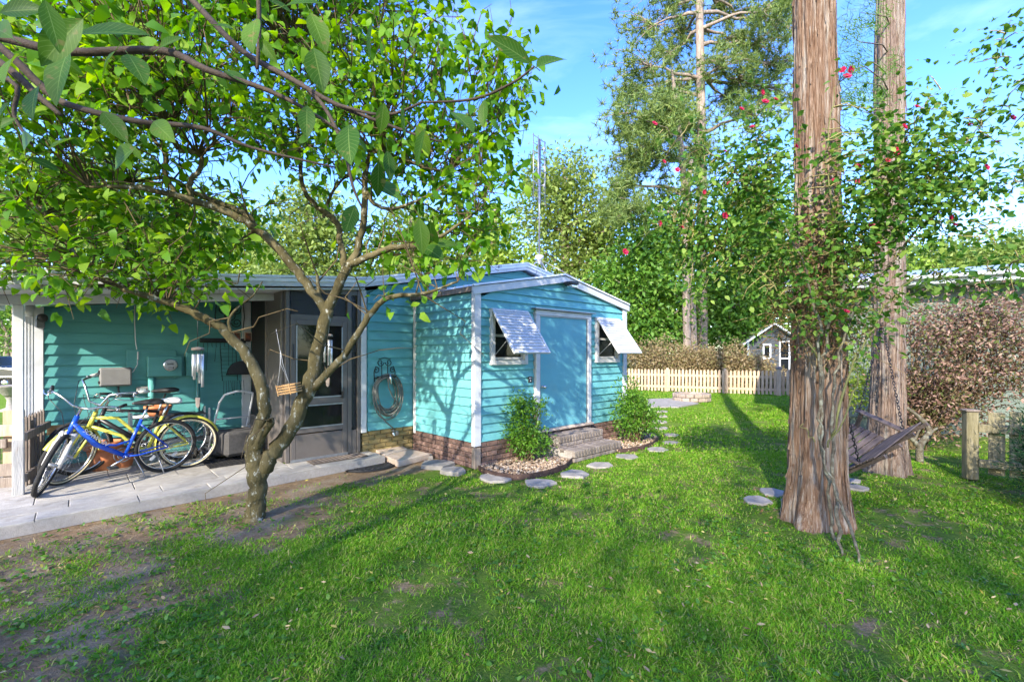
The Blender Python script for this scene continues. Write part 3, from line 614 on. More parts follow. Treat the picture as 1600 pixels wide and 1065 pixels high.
# ------------------------------------------------------------------ mats
mt1 = thing('door_mat', 'brown ribbed rectangular mat at the storm door', 'mat', H(-1.35, 1.38, PZ + .008), HA)
ob('mat_base', MB().box((0, 0, .006), (.78, .26, .012), bev=.004), mt1, mat=noisy('brown_mat_fibre', [(.10, .075, .055), (.16, .125, .095)], scale=60, rough=.95, bump=.5))
for i in range(13): ob('rib', MB().box((-.36 + i * .06, 0, .0135), (.022, .235, .007)), mt1, mat=MT['woodgrey'])
mm = MB(); pts = [Vector((.38 * math.cos(R(a)), .30 * math.sin(R(a)), 0)) for a in range(180, 361, 10)]
mm.prism(pts, (0, 0, .014))
mt2 = thing('half_round_mat', 'black half-round scrolled rubber mat lying on the dirt below the patio', 'mat', H(-1.0, 1.10, .003), HA + R(4))
ob('mat_base', mm, mt2, mat=MT['rubber'])
sc = MB()
for k in range(9):
    a = R(195 + k * 19); c = Vector((.26 * math.cos(a), .20 * math.sin(a), .016)); sc.torus(c, (0, 0, 1), .035, .006, 12, 5)
for rr in (.94, .55): sc.tube([Vector((.38 * rr * math.cos(R(a)), .30 * rr * math.sin(R(a)), .016)) for a in range(182, 359, 8)], .007, 5)
ob('scroll_relief', sc, mt2, mat=MT['black'])
mt3 = thing('grid_mat', 'dark open grid rubber mat under the lawn mower', 'mat', H(-2.45, 2.25, PZ + .008), HA)
gm = MB()
for i in range(12): gm.box((-.33 + i * .06, 0, .006), (.014, .56, .012))
for i in range(10): gm.box((0, -.27 + i * .06, .0065), (.68, .014, .012))
ob('grid', gm, mt3, mat=MT['rubber'])

# ------------------------------------------------------------------ hose on iron hanger
hk = thing('hose_hanger', 'black scrolled wrought iron hose hanger on the turquoise wall', 'hose hanger', H(-.52, HV - .03, 1.32), HA)
def spiral(c, r0, turns, sgn=1, st=0, n=26):
    return [Vector((c[0] + sgn * r0 * (1 - i / n * .8) * math.cos(st + turns * 2 * math.pi * i / n), c[1], c[2] + r0 * (1 - i / n * .8) * math.sin(st + turns * 2 * math.pi * i / n))) for i in range(n + 1)]
iw = MB()
for sg in (-1, 1):
    iw.tube(spiral((sg * .07, 0, .14), .06, 1.3, sg, R(180)), .006, 5); iw.tube(spiral((sg * .14, 0, .02), .05, 1.2, sg, R(90)), .006, 5)
    iw.tube([(sg * .17, 0, -.16), (sg * .18, 0, .0), (sg * .15, 0, .08), (sg * .10, 0, .05)], .007, 5)
    iw.tube([(sg * .05, 0, -.16), (sg * .05, 0, .16)], .006, 5)
iw.tube([(-.18, 0, -.10), (.18, 0, -.10)], .008, 6); iw.tube([(-.10, 0, .19), (0, 0, .215), (.10, 0, .19)], .006, 5)
for x in (-.12, .12): iw.tube([(x, 0, -.08), (x, -.13, -.09), (x, -.15, -.05)], .008, 6)
ob('scrollwork', iw, hk, mat=MT['iron'])
hr = random.Random(4)
hs_ = thing('garden_hose', 'coiled grey garden hose hanging from the iron hanger', 'hose', H(-.52, HV - .12, 1.02), HA)
pts = []
for k in range(9):
    rx, rz = .20 + hr.uniform(-.035, .05), .26 + hr.uniform(-.03, .05); dx, dy = hr.uniform(-.03, .03), hr.uniform(-.045, .05)
    for i in range(28):
        a = 2 * math.pi * i / 28 + math.pi / 2; sag = 1.12 if math.sin(a) < 0 else .92
        pts.append((dx + rx * math.cos(a), dy + .015 * math.sin(3 * a), rz * math.sin(a) * sag - .01 - .012 * k * (math.sin(a) < 0)))
ob('coil', MB().tube(pts, .0105, 6), hs_, mat=MT['hose'])
ob('tail', MB().tube([(-.02, -.05, .22), (-.01, -.06, .05), (.05, -.06, -.08), (.12, -.05, -.16), (.16, -.03, -.3), (.05, -.04, -.40), (-.06, -.04, -.34), (-.16, -.03, -.20)], .0105, 6), hs_, mat=MT['hose'])
ob('tail', MB().tube([(-.18, -.03, -.18), (-.14, -.04, -.36), (-.04, -.04, -.48), (.06, -.02, -.56), (.12, .02, -.60), (.14, .05, -.62)], .0105, 6), hs_, mat=MT['hose'])
ob('nozzle', MB().tube([(.0, -.08, .26), (.005, -.085, .20), (.01, -.085, .15), (.01, -.085, .11)], [.014, .022, .018, .012], 10), hs_, mat=MT['chrome'])
sp = thing('outdoor_spigot', 'small metal spigot and valve on the brick base below the hose', 'spigot', H(-.40, HV - .03, .34), HA)
ob('body', MB().tube([(0, .02, 0), (0, -.06, 0), (0, -.09, -.03)], .016, 8).ball((0, -.05, .0), .026), sp, mat=MT['chrome']); ob('handle', MB().torus((0, -.05, .05), (0, 0, 1), .024, .006, 14, 6).tube([(0, -.05, 0), (0, -.05, .05)], .007), sp, mat=MT['steel']); ob('valve_box', MB().box((.07, -.03, 0), (.05, .05, .07), bev=.008), sp, mat=MT['steel'])

# ------------------------------------------------------------------ flat stones
srnd = random.Random(21)
def stone(px, py, hw, name, label, group, mat, th=.045, z=0, ratio=.62, n=7):
    c = G(px, py, z); r = hw * c.y / FPX; rz = srnd.uniform(0, 6.28); o = MB(); top = []; inn = []
    for i in range(n):
        a = 2 * math.pi * i / n + srnd.uniform(-.22, .22); q = r * srnd.uniform(.82, 1.12)
        top.append(Vector((q * math.cos(a), q * math.sin(a) * (ratio + .3), th - .008))); inn.append(Vector((q * .95 * math.cos(a), q * .95 * math.sin(a) * (ratio + .3), th + srnd.uniform(-.002, .003))))
    bot = [Vector((p.x * 1.02, p.y * 1.02, -.02)) for p in top]
    o.add(bot + top + inn, [tuple(range(2 * n, 3 * n))] + [(n + i, n + (i + 1) % n, 2 * n + (i + 1) % n, 2 * n + i) for i in range(n)] + [(i, (i + 1) % n, n + (i + 1) % n, n + i) for i in range(n)])
    return tag(ob(name, o, loc=(c.x, c.y, z), rz=HA + srnd.uniform(-.25, .25), mat=mat), label, 'stone', group)
for i, (px, py, hw) in enumerate(((655, 716, 22), (682, 728, 27), (708, 738, 22))):
    stone(px, py, hw, 'flagstone', ('grey flagstone touching the sandstone slab by the hose', 'largest grey flagstone along the brick side of the shed', 'grey flagstone on the dirt just before the shed corner post')[i], 'flagstones beside the shed', MT['flag'], .05)
spath = [(772, 747, 29, 'pale stepping stone right below the shed corner post'), (843, 755, 27, 'pale stepping stone nearest the camera in the path'), (898, 741, 24, 'pale stepping stone in front of the left end of the steps'), (938, 727, 22, 'pale stepping stone below the middle of the brick steps'), (978, 714, 20, 'pale stepping stone at the right end of the brick steps'), (1026, 703, 19, 'brownish stepping stone below the far gravel bed'), (1048, 692, 14, 'stepping stone beside the tip of the far gravel bed'), (1049, 680, 13, 'stepping stone right of the far shrub foot'), (1033, 669, 12, 'stepping stone half hidden by the far shrub'), (1031, 659, 12, 'stepping stone behind the far shrub, third before the concrete slab'), (1033, 650, 11, 'stepping stone second before the concrete slab'), (1035, 643, 11, 'last stepping stone before the concrete slab')]
for px, py, hw, lb in spath: stone(px, py, hw, 'stepping_stone', lb, 'stepping stones curving round the shed', MT['flag'], .02)
for px, py, hw, lb in ((1182, 783, 24, 'cracked grey stone slab left of the big cypress foot'), (1208, 771, 22, 'grey stone slab behind the left side of the big cypress'), (1236, 786, 20, 'small grey slab tucked against the big cypress foot'), (1337, 763, 19, 'grey slab right of the big cypress under the swing'), (1328, 752, 16, 'upper grey slab under the swing seat')):
    stone(px, py, hw, 'stone_slab', lb, 'stone slabs under the swing', MT['flag'], .025)
for i, (poly, z) in enumerate((([(582, 700), (622, 692), (636, 700), (600, 710)], .11), ([(600, 711), (638, 700), (672, 708), (622, 720)], .09))):
    q = [G(px, py, z) for px, py in poly]; c = sum(q, Vector()) / 4; m = MB(); m.prism([Vector((p.x - c.x, p.y - c.y, .0)) for p in q], (0, 0, z))
    o = ob('sandstone_slab', m, loc=(c.x, c.y, 0), mat=MT['slab']); tag(o, ('pinkish sandstone slab against the yellow brick base', 'split pinkish sandstone slab in front, nearer the lawn')[i], 'slab', 'sandstone slabs below the hose')
    bv = o.modifiers.new('edge', 'BEVEL'); bv.width = .008; bv.segments = 1

# ------------------------------------------------------------------ gravel beds
def bed(poly, lab_e, lab_g, n, seed):
    q = [G(px, py) for px, py in poly]; c = sum(q, Vector()) / len(q); rr = np.random.default_rng(seed)
    X = np.array([p.x for p in q]); Yv = np.array([p.y for p in q]); pts = []
    def inside(x, y):
        r = False; j = len(X) - 1
        for i in range(len(X)):
            if (Yv[i] > y) != (Yv[j] > y) and x < (X[j] - X[i]) * (y - Yv[i]) / (Yv[j] - Yv[i]) + X[i]: r = not r
            j = i
        return r
    base = np.array([(0, 0, 1), (0, 0, -1), (1, 0, 0), (-1, 0, 0), (0, 1, 0), (0, -1, 0)], float)
    f8 = [(0, 2, 4), (0, 4, 3), (0, 3, 5), (0, 5, 2), (1, 4, 2), (1, 3, 4), (1, 5, 3), (1, 2, 5)]
    # small rounded pebble: once-subdivided octahedron
    vs = [Vector(b) for b in base]; fs = []; cache = {}
    def mid(a, b):
        k = (min(a, b), max(a, b))
        if k not in cache: cache[k] = len(vs); vs.append(((vs[a] + vs[b]) / 2).normalized())
        return cache[k]
    for a, b, d in f8:
        ab, bd, da = mid(a, b), mid(b, d), mid(d, a); fs += [(a, ab, da), (ab, b, bd), (da, bd, d), (ab, bd, da)]
    pv = np.array([tuple(v) for v in vs]); pf_ = np.array(fs); allv = []; allf = []; k = 0
    while k < n:
        x, y = rr.uniform(X.min(), X.max()), rr.uniform(Yv.min(), Yv.max())
        if not inside(x, y): continue
        s = rr.uniform(.011, .024) * np.array([1, rr.uniform(.6, 1), rr.uniform(.45, .75)]); a = rr.uniform(0, 6.28)
        w = pv * s * rr.uniform(.85, 1.15, (len(pv), 1)); w = np.stack([w[:, 0] * math.cos(a) - w[:, 1] * math.sin(a), w[:, 0] * math.sin(a) + w[:, 1] * math.cos(a), w[:, 2]], 1)
        allv.append(w + (x, y, .022 + rr.uniform(0, .022))); allf.append(pf_ + k * len(pv)); k += 1
    me = np_mesh('gravel', np.concatenate(allv), np.concatenate(allf), leafmat('pebbles_%d' % seed, [(.15, .10, .065), (.28, .20, .135), (.40, .32, .235), (.24, .145, .08), (.48, .42, .345)], 0.0, .7), True)
    tag(ob('gravel', me), lab_g, 'gravel', kind='stuff')
    bm = MB(); bm.add([Vector((p.x, p.y, .012)) for p in q], [tuple(range(len(q)))]); tag(ob('mulch_soil', bm, mat=MT['bedsoil']), kind='structure')
    return q
MT['bedsoil'] = noisy('dark_bed_soil', [(.06, .04, .03), (.14, .10, .07)], scale=30, rough=.95, bump=.6)
q1 = bed([(748, 734), (757, 740), (775, 745), (800, 749), (826, 748), (856, 742), (884, 732), (894, 722), (872, 706), (820, 712), (750, 727)], '', 'tan and white pebbles in the bed round the near shrub', 1500, 31)
q2 = bed([(966, 708), (984, 706), (1004, 702), (1020, 696), (1028, 688), (1024, 680), (1004, 676), (982, 683), (945, 690)], '', 'pale pebbles in the bed round the far shrub', 900, 32)
for q, k, lb in ((q1, 8, 'dark brown curved edging strip round the near gravel bed'), (q2, 5, 'dark brown edging strip round the far gravel bed')):
    e = MB()
    for a, b in zip(q[:k], q[1:k]):
        e.bar(a + Vector((0, 0, .03)), b + (b - a) * .05 + Vector((0, 0, .03)), .018, .075)
    tag(ob('bed_edging', e, mat=noisy('rubber_edging_brown', [(.05, .03, .025), (.085, .05, .04)], scale=12, rough=.8)), lb, 'edging', 'bed edgings')

# ------------------------------------------------------------------ things on the meter wall
WY = LV - .03
def wu(px):       # u on the meter wall for a photo column
    k = (px - 800) / FPX; o = H(0, LV); return (k * o.y - o.x) / (U.x - k * U.y)
def wz(px, py): return CH + (HZ - py) * H(wu(px), LV).y / FPX
def wallpt(px, py): return H(wu(px), WY, wz(px, py))
ub = thing('utility_box', 'grey plastic utility box on the turquoise wall above the bicycles', 'utility box', wallpt(180, 588), HA)
ob('case', MB().box((0, -.06, 0), (.335, .12, .25), bev=.015), ub, mat=MT['greybox']); ob('lid_lip', MB().box((0, -.122, -.0), (.31, .014, .22), bev=.006), ub, mat=MT['greybox'])
for z in (-.07, .07): ob('hinge', MB().box((-.172, -.10, z), (.018, .03, .04), bev=.004), ub, mat=MT['black'])
ob('drain_tail', MB().tube([(.03, -.05, -.125), (.03, -.05, -.19), (.05, -.05, -.25)], .012, 6), ub, mat=MT['black'])
cb = thing('wall_cable', 'thin pale cable running down the turquoise wall from the eave', 'cable', wallpt(210, 540), HA)
ob('cord', MB().tube([(0, -.01, .56), (0, -.012, .3), (.01, -.012, .05), (.02, -.012, -.02), (.03, -.013, -.18), (.03, -.03, -.26), (-.02, -.05, -.36), (-.10, -.05, -.41), (-.2, -.05, -.42)], .006, 6), cb, mat=MT['white'])
ob('clamp', MB().box((.035, -.02, -.14), (.02, .03, .12), bev=.004), cb, mat=MT['steel'])
mp_ = thing('electric_meter', 'turquoise painted meter box with round glass electric meter', 'electric meter', wallpt(256, 572), HA)
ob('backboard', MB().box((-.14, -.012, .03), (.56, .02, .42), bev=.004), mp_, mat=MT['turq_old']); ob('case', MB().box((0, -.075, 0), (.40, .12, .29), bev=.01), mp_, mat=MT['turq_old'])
ob('dial_ring', MB().lathe([(.088, 0), (.088, .03), (.078, .05), (.070, .05)], n=28).xf(Matrix.Translation((.055, -.135, .02)) @ Matrix.Rotation(R(90), 4, 'X')), mp_, mat=MT['chrome'])
df = ob('dial_face', MB().lathe([(0, .02), (.072, .02)], n=24).xf(Matrix.Translation((.055, -.135, .02)) @ Matrix.Rotation(R(90), 4, 'X')), mp_, mat=MT['white'])
dm = MB().box((.055, -.158, .035), (.075, .004, .028)).box((.055, -.158, -.01), (.05, .004, .008)).box((.055, -.158, -.03), (.06, .004, .006)).box((.09, -.158, -.02), (.012, .004, .03)); ob('register', dm, mp_, mat=MT['black'])
ob('glass_cover', MB().lathe([(.072, .05), (.066, .085), (.04, .10), (0, .105)], n=24).xf(Matrix.Translation((.055, -.135, .02)) @ Matrix.Rotation(R(90), 4, 'X')), mp_, mat=MT['dirtglass'])
ob('conduit', MB().tube([(-.15, -.06, -.14), (-.15, -.06, -.75)], .042, 12), mp_, mat=MT['turq_old'])
ob('conduit', MB().tube([(.40, -.06, -.14), (.40, -.06, -.9)], .03, 12), mp_, mat=MT['turq_old'])
pb = thing('breaker_panel', 'turquoise painted breaker panel beside the electric meter', 'panel', wallpt(302, 568), HA)
ob('case', MB().box((0, -.05, 0), (.22, .10, .36), bev=.008), pb, mat=MT['turq_old']); ob('door', MB().box((0, -.104, 0), (.19, .01, .32), bev=.004), pb, mat=MT['turq_old']); ob('latch', MB().box((.07, -.112, -.05), (.015, .012, .03)), pb, mat=MT['steel'])
ot = thing('outlet_cover', 'small grey weatherproof outlet cover below the meter', 'outlet', wallpt(222, 608), HA)
ob('case', MB().box((0, -.04, 0), (.14, .08, .085), bev=.012), ot, mat=MT['greybox']); ob('window', MB().box((0, -.083, 0), (.07, .008, .035)), ot, mat=MT['chrome'])
rk = thing('tool_rack', 'dark wall shelf with hooks and hanging wire tools', 'rack', wallpt(348, 532), HA)
ob('board', MB().box((0, -.02, 0), (.62, .03, .07), bev=.004), rk, mat=MT['iron']); ob('ledge', MB().box((.02, -.07, .0), (.66, .11, .02), bev=.003), rk, mat=MT['iron'])
tl = MB(); trn = random.Random(8)
for i in range(11):
    x = -.27 + i * .055; tl.tube([(x, -.05, -.02), (x, -.06, -.08), (x + .01, -.05, -.10)], .004, 4)
    if i % 3 != 2: tl.tube([(x, -.055, -.09), (x + trn.uniform(-.02, .02), -.05, -.25 - trn.random() * .3)], .003, 4)
for sg in (-.05, .16): tl.tube([(sg, -.05, -.10), (sg + .02, -.05, -.45), (sg + .03, -.05, -.62)], .006, 4)
for k in range(8): tl.tube([(-.04, -.05, -.13 - k * .06), (.18, -.05, -.13 - k * .06)], .0025, 4)
for k in range(10): tl.tube([(.0 + k * .03, -.05, -.62), (.02 + k * .028 + trn.uniform(-.03, .03), -.06, -.85)], .003, 4)
ob('hook_and_wire', tl, rk, mat=MT['iron'])
bag = MB(); pts = [(.17 * math.cos(R(a)) * 1.25, 0, .20 * math.sin(R(a))) for a in range(0, 181, 12)]; bag.prism(pts, (0, -.06, 0)); 
bg = thing('dark_wall_basket', 'black half-round basket hung on the wall under the tree limb', 'basket', wallpt(377, 583) + V * -.02, HA)
ob('bowl', bag, bg, mat=MT['black']); ob('rim', MB().bar((-.22, -.03, -.005), (.22, -.03, -.005), .075, .02), bg, mat=MT['iron'])
for i, px in enumerate((367, 384)):
    pc = thing('framed_picture', ('small framed picture with dark flower print, left of the pair', 'small framed picture with orange print, right of the pair')[i], 'picture', wallpt(px, 526), HA, 'pictures over the tool rack')
    ob('frame', MB().box((0, -.10, 0), (.105, .018, .145), bev=.005), pc, mat=MT['slab']); ob('print', MB().box((0, -.112, 0), (.08, .006, .115)), pc, mat=noisy('dark_floral_print_%d' % i, [(.03, .015, .01), (.25, .07, .03), (.05, .03, .02), (.4, .25, .12)], scale=22, rough=.5, bump=0))
ir = thing('iron_scroll_panel', 'black wrought iron scroll panel high on the turquoise wall', 'wall ornament', wallpt(358, 494), HA)
im = MB()
for sg in (-1, 1):
    for zz in (-.10, .10): im.tube(spiral((sg * .09, -.03, zz), .075, 1.5, sg, R(180)), .007, 5)
    im.tube([(sg * .18, -.03, -.2), (sg * .2, -.03, 0), (sg * .18, -.03, .2)], .007, 5)
im.tube([(0, -.03, -.24), (0, -.03, .24)], .008, 5).torus((0, -.03, 0), (0, 1, 0), .07, .007, 16, 5); ob('scrollwork', im, ir, mat=MT['iron'])
ws = thing('wire_shelf', 'low grey wire shelf standing against the turquoise wall behind the bicycles', 'shelf', H(wu(262), LV - .24, PZ), HA)
for z in (.25, .62):
    wm_ = MB()
    for k in range(9): wm_.tube([(-.42, -.16 + k * .04, z), (.42, -.16 + k * .04, z)], .004, 4)
    for y in (-.17, .17): wm_.tube([(-.44, y, z), (.44, y, z)], .008, 6)
    ob('wire_deck', wm_, ws, mat=MT['steel'])
for sx in (-.44, .44):
    for sy in (-.17, .17): ob('leg', MB().box((sx, sy, .35), (.025, .025, .70)), ws, mat=MT['steel'])
def pot(name, loc, r, h, lab):
    t = thing(name, lab, 'pot', loc, 0, 'terracotta pots')
    ob('body', MB().lathe([(0, 0), (r * .62, 0), (r * .86, h * .78), (r * .80, h * .78), (r * .60, .03), (0, .03)], n=24), t, mat=MT['terracotta'])
    ob('rim', MB().lathe([(r * .84, h * .74), (r, h * .76), (r, h), (r * .88, h), (r * .84, h * .78)], n=24), t, mat=MT['terracotta'])
pot('terracotta_pot', H(wu(152) + .05, LV - .42, PZ), .20, .36, 'large terracotta pot on the patio behind the bicycle frames')
pot('terracotta_pot', H(wu(180) + .06, LV - .40, PZ), .15, .26, 'smaller terracotta pot right of the large one behind the blue bicycle')
pot('terracotta_bowl', H(wu(243), LV - .26, PZ + .625), .16, .14, 'shallow terracotta bowl standing on the wire shelf')

# ------------------------------------------------------------------ lawn mower
mw = thing('lawn_mower', 'black push lawn mower with white tube handle and grey grass bag', 'lawn mower', H(-2.45, 2.62, PZ), HA + R(8))
ob('deck', MB().lathe([(0, .20), (.16, .20), (.24, .16), (.26, .07), (.25, .05)], (-.05, .12, .0), 20), mw, mat=MT['black'])
ob('engine', MB().lathe([(.13, .19), (.13, .28), (.10, .33), (.04, .35), (0, .35)], (-.05, .14, 0), 16).box((-.18, .1, .27), (.08, .10, .10), bev=.01), mw, mat=MT['black'])
ob('chute_guard', MB().box((-.10, .02, .205), (.2, .05, .02), bev=.004), mw, mat=plain('mower_green_paint', (.10, .32, .03), .4))
for x, y in ((-.33, .28), (.22, .30), (-.33, -.06), (.24, -.10)):
    w = ob('wheel', MB().torus((x, y, .095), (1, 0, 0), .07, .026, 18, 8), mw, mat=MT['rubber']); ob('hub', MB().lathe([(0, -.02), (.055, -.02), (.06, 0), (.055, .02), (0, .02)], n=14).xf(Matrix.Translation((x, y, .095)) @ Matrix.Rotation(R(90), 4, 'Y')), w, mat=MT['steel'])
ob('grass_bag', MB().box((.04, -.24, .25), (.44, .40, .34), bev=.04), mw, mat=noisy('grey_bag_fabric', [(.05, .048, .047), (.085, .08, .078)], scale=30, rough=.9, bump=.3))
for s in (-1, 1):
    ob('handle', MB().tube([(s * .22, .05, .15), (s * .22, -.08, .40), (s * .21, -.30, .82), (s * .18, -.40, .93), (s * .05, -.44, .97), (0, -.445, .97)], .0135, 8), mw, mat=MT['white'])
    ob('handle_knob', MB().ball((s * .235, -.12, .47), .022, 8), mw, mat=MT['steel'])
ob('crossbar', MB().tube([(-.215, -.18, .58), (.215, -.18, .58)], .0105, 8), mw, mat=MT['white'])

# ------------------------------------------------------------------ bicycles
def bicycle(label, rear, front, lean, steer, st):
    """st: dict of frame paint, tyre, style"""
    rear, front = Vector(rear), Vector(front); d = (front - rear); mid_ = (front + rear) / 2; rz = math.atan2(d.y, d.x); WB = st.get('wb', 1.08)
    t = thing('bicycle', label, 'bicycle', (mid_.x, mid_.y, rear.z), rz, 'bicycles parked on the patio'); t.rotation_euler = (lean, 0, rz)
    RW = .335; x0 = -WB / 2; rh = Vector((x0, 0, RW)); fh = Vector((x0 + WB, 0, RW))
    ht, hb = Vector((x0 + WB - .245, 0, .80)), Vector((x0 + WB - .185, 0, .63)); bb = Vector((x0 + .42, 0, .285)); stp = Vector((x0 + .27, 0, .70))
    ax = (ht - hb).normalized(); SM = Matrix.Translation(hb) @ Matrix.Rotation(steer, 4, ax) @ Matrix.Translation(-hb)
    paint = st['paint']
    def pt(name, mb, mat, par=t): return ob(name, mb, par, mat=mat)
    f = MB(); f.tube([ht + ax * .01, hb - ax * .02], .024, 10)
    sty = st['style']
    if sty == 'step':
        f.tube([hb + ax * .10, hb + (bb - hb) * .45 + Vector((0, 0, -.005)), bb], [.028, .030, .026], 10)
        f.tube([hb + (bb - hb) * .48, hb + (bb - hb) * .62 + Vector((.02, 0, .03)), bb + (stp - bb) * .34 + Vector((.14, 0, .0)), bb + (stp - bb) * .42], .013, 8)
    elif sty == 'cruiser':
        f.tube([hb + ax * .12, Vector((x0 + .70, 0, .72)), Vector((x0 + .55, 0, .54)), bb + (stp - bb) * .42], .019, 10)
        f.tube([hb + ax * .02, Vector((x0 + .66, 0, .50)), Vector((x0 + .55, 0, .36)), bb], .019, 10)
    else:
        f.tube([hb + ax * .03, bb], .030, 10); f.tube([ht - ax * .03, stp], .019, 10)
    f.tube([bb, stp], .018, 10)
    for s in (-1, 1):
        f.tube([bb + Vector((0, s * .035, 0)), bb + Vector((-.12, s * .055, .0)), rh + Vector((0, s * .065, 0))], .010, 6)
        f.tube([stp + Vector((.015, s * .015, -.05)), stp + Vector((-.05, s * .05, -.12)), rh + Vector((0, s * .065, 0))], .0085, 6)
    f.tube([bb + Vector((0, -.05, 0)), bb + Vector((0, .05, 0))], .024, 10); fo = pt('frame', f, paint)
    fk = MB()
    if st.get('susp'):
        for s in (-1, 1):
            fk.tube([hb + Vector((.0, s * .055, -.02)), (hb + fh) / 2 + Vector((0, s * .06, .03))], .016, 8)
            fk.tube([(hb + fh) / 2 + Vector((-.01, s * .06, .06)), fh + Vector((0, s * .06, -.02))], .022, 8)
        fk.box(hb + Vector((0, 0, -.025)), (.06, .15, .05), bev=.012)
    else:
        for s in (-1, 1): fk.tube([hb, hb + Vector((.01, s * .05, -.05)), (hb + fh) / 2 + Vector((-.01, s * .055, 0)), fh + Vector((0, s * .055, 0))], .013, 8)
    pt('fork', fk.xf(SM), st.get('forkpaint', paint))
    for hub, X in ((rh, None), (fh, SM)):
        w = MB().torus(hub, (0, 1, 0), RW - .048, .009, 40, 6); sp_ = MB(); nS = 28
        for k in range(nS):
            a = 2 * math.pi * k / nS; off = R(38) * (1 if k % 2 else -1); sd = .028 * (1 if (k // 2) % 2 else -1)
            sp_.tube([hub + Vector((.022 * math.cos(a + off), sd, .022 * math.sin(a + off))), hub + Vector(((RW - .05) * math.cos(a), 0, (RW - .05) * math.sin(a)))], .0014, 3, cap=False)
        ty = MB().torus(hub, (0, 1, 0), RW - .024, .024, 44, 8); hu = MB().tube([hub + Vector((0, -.05, 0)), hub + Vector((0, .05, 0))], .02, 10).tube([hub + Vector((0, -.075, 0)), hub + Vector((0, .075, 0))], .008, 6)
        wall = MB()
        for s in (-1, 1): wall.torus(hub + Vector((0, s * .016, 0)), (0, 1, 0), RW - .034, .0095, 44, 6)
        if X is not None: [q.xf(X) for q in (w, sp_, ty, hu, wall)]
        wo_ = pt('wheel', w, MT['chrome']); ob('tyre', ty, wo_, mat=st['tyre']); ob('spokes', sp_, wo_, mat=MT['chrome']); ob('hub', hu, wo_, mat=MT['steel'])
        if 'wall' in st: ob('sidewall', wall, wo_, mat=st['wall'])
        ob('reflector', MB().box(hub + Vector((.14, .0, -.13)), (.07, .012, .03), rot=Matrix.Rotation(R(45), 3, 'Y')).xf(X if X is not None else Matrix()), wo_, mat=MT['white'])
    for hub, a0, a1, X, nm in ((rh, 20, 195, None, 'rear_fender'), (fh, 35, 190, SM, 'front_fender')):
        if not st.get('fender'): break
        if nm == 'front_fender' and st.get('fender') == 'rear': continue
        m = MB(); vs = []; n = 16
        for i in range(n + 1):
            a = R(a0 + (a1 - a0) * i / n); rr = RW + .018
            for y, dr_ in ((-.036, -.016), (-.02, .002), (0, .008), (.02, .002), (.036, -.016)): vs.append(hub + Vector((-(rr + dr_) * math.cos(a) if nm == 'rear_fender' else (rr + dr_) * math.cos(a), y, (rr + dr_) * math.sin(a))))
        m.add(vs, [(i * 5 + k, i * 5 + k + 1, i * 5 + 6 + k, i * 5 + 5 + k) for i in range(n) for k in range(4)], True)
        if X is not None: m.xf(X)
        pt('fender', m, paint)
    sh = st.get('saddle_h', .90); pdir = (stp - bb).normalized(); sb = stp + pdir * (sh - stp.z)
    pt('seat_post', MB().tube([stp - pdir * .05, sb], .0135, 8), MT['chrome'])
    sd = MB(); prof = [(-.14, .085, .03), (-.10, .105, .045), (-.04, .095, .045), (.02, .06, .04), (.08, .03, .032), (.14, .022, .022), (.16, .01, .01)]; vs = []
    for x, hw, th in prof:
        for k in range(8):
            a = 2 * math.pi * k / 8; vs.append(sb + Vector((x, hw * math.cos(a), .04 + th * (math.sin(a) if math.sin(a) > 0 else .6 * math.sin(a)))))
    sd.add(vs, [(i * 8 + k, i * 8 + (k + 1) % 8, (i + 1) * 8 + (k + 1) % 8, (i + 1) * 8 + k) for i in range(len(prof) - 1) for k in range(8)] + [tuple(range(8))[::-1], tuple(48 + k for k in range(8))], True)
    pt('saddle', sd, st.get('saddle', MT['black']))
    hbm = MB(); stem_top = ht + ax * .10; hbm.tube([ht, stem_top, stem_top + Vector((.05, 0, .02))], .015, 8); hc = stem_top + Vector((.05, 0, .025))
    rise, back, wd = st.get('bar', (.10, .18, .32)); cab = MB()
    for s in (-1, 1):
        grips = MB(); lev = MB()
        p = [hc, hc + Vector((.01, s * .07, .01)), hc + Vector((0, s * .15, rise * .8)), hc + Vector((-.05, s * (wd - .06), rise)), hc + Vector((-back, s * wd, rise - .01)), hc + Vector((-back - .12, s * (wd + .03), rise - .02))]
        hbm.tube(p, .0115, 8); g0 = p[-2] + (p[-1] - p[-2]) * .1; grips.tube([g0, p[-1] + (p[-1] - p[-2]) * .1], .018, 10)
        lev.tube([p[-2] + Vector((.03, 0, .0)), p[-2] + Vector((.06, s * .0, -.03)), p[-2] + Vector((-.02, s * .05, -.055)), p[-1] + Vector((.02, s * .05, -.05))], .006, 6).box(p[-2] + Vector((.02, 0, -.005)), (.045, .04, .03), bev=.008)
        cab.tube([p[-2] + Vector((.05, 0, -.02)), p[-2] + Vector((.18, -s * .04, .0)), hc + Vector((.16, s * .10, -.02)), hc + Vector((.13, s * .03, -.22)), hb + Vector((.04, s * .03, -.03))], .0035, 5)
        pt('grip', grips.xf(SM), st.get('grip', MT['black'])); pt('brake_lever', lev.xf(SM), MT['chrome'])
    pt('handlebar', hbm.xf(SM), MT['chrome']); pt('cables', cab.xf(SM), MT['black'] if st.get('dark', 1) else MT['white'])
    cr = MB(); ca = st.get('crank', .3)
    for s in (-1, 1):
        e = bb + Vector((.165 * math.cos(ca) * s, s * .075, .165 * math.sin(ca) * s)); cr.tube([bb + Vector((0, s * .06, 0)), e], .010, 6)
        pd = pt('pedal', MB().box(e + Vector((0, s * .06, 0)), (.09, .09, .025), bev=.006), MT['black'])
    cr.tube([bb + Vector((0, -.07, 0)), bb + Vector((0, .07, 0))], .012, 8); pt('crank', cr, MT['chrome'])
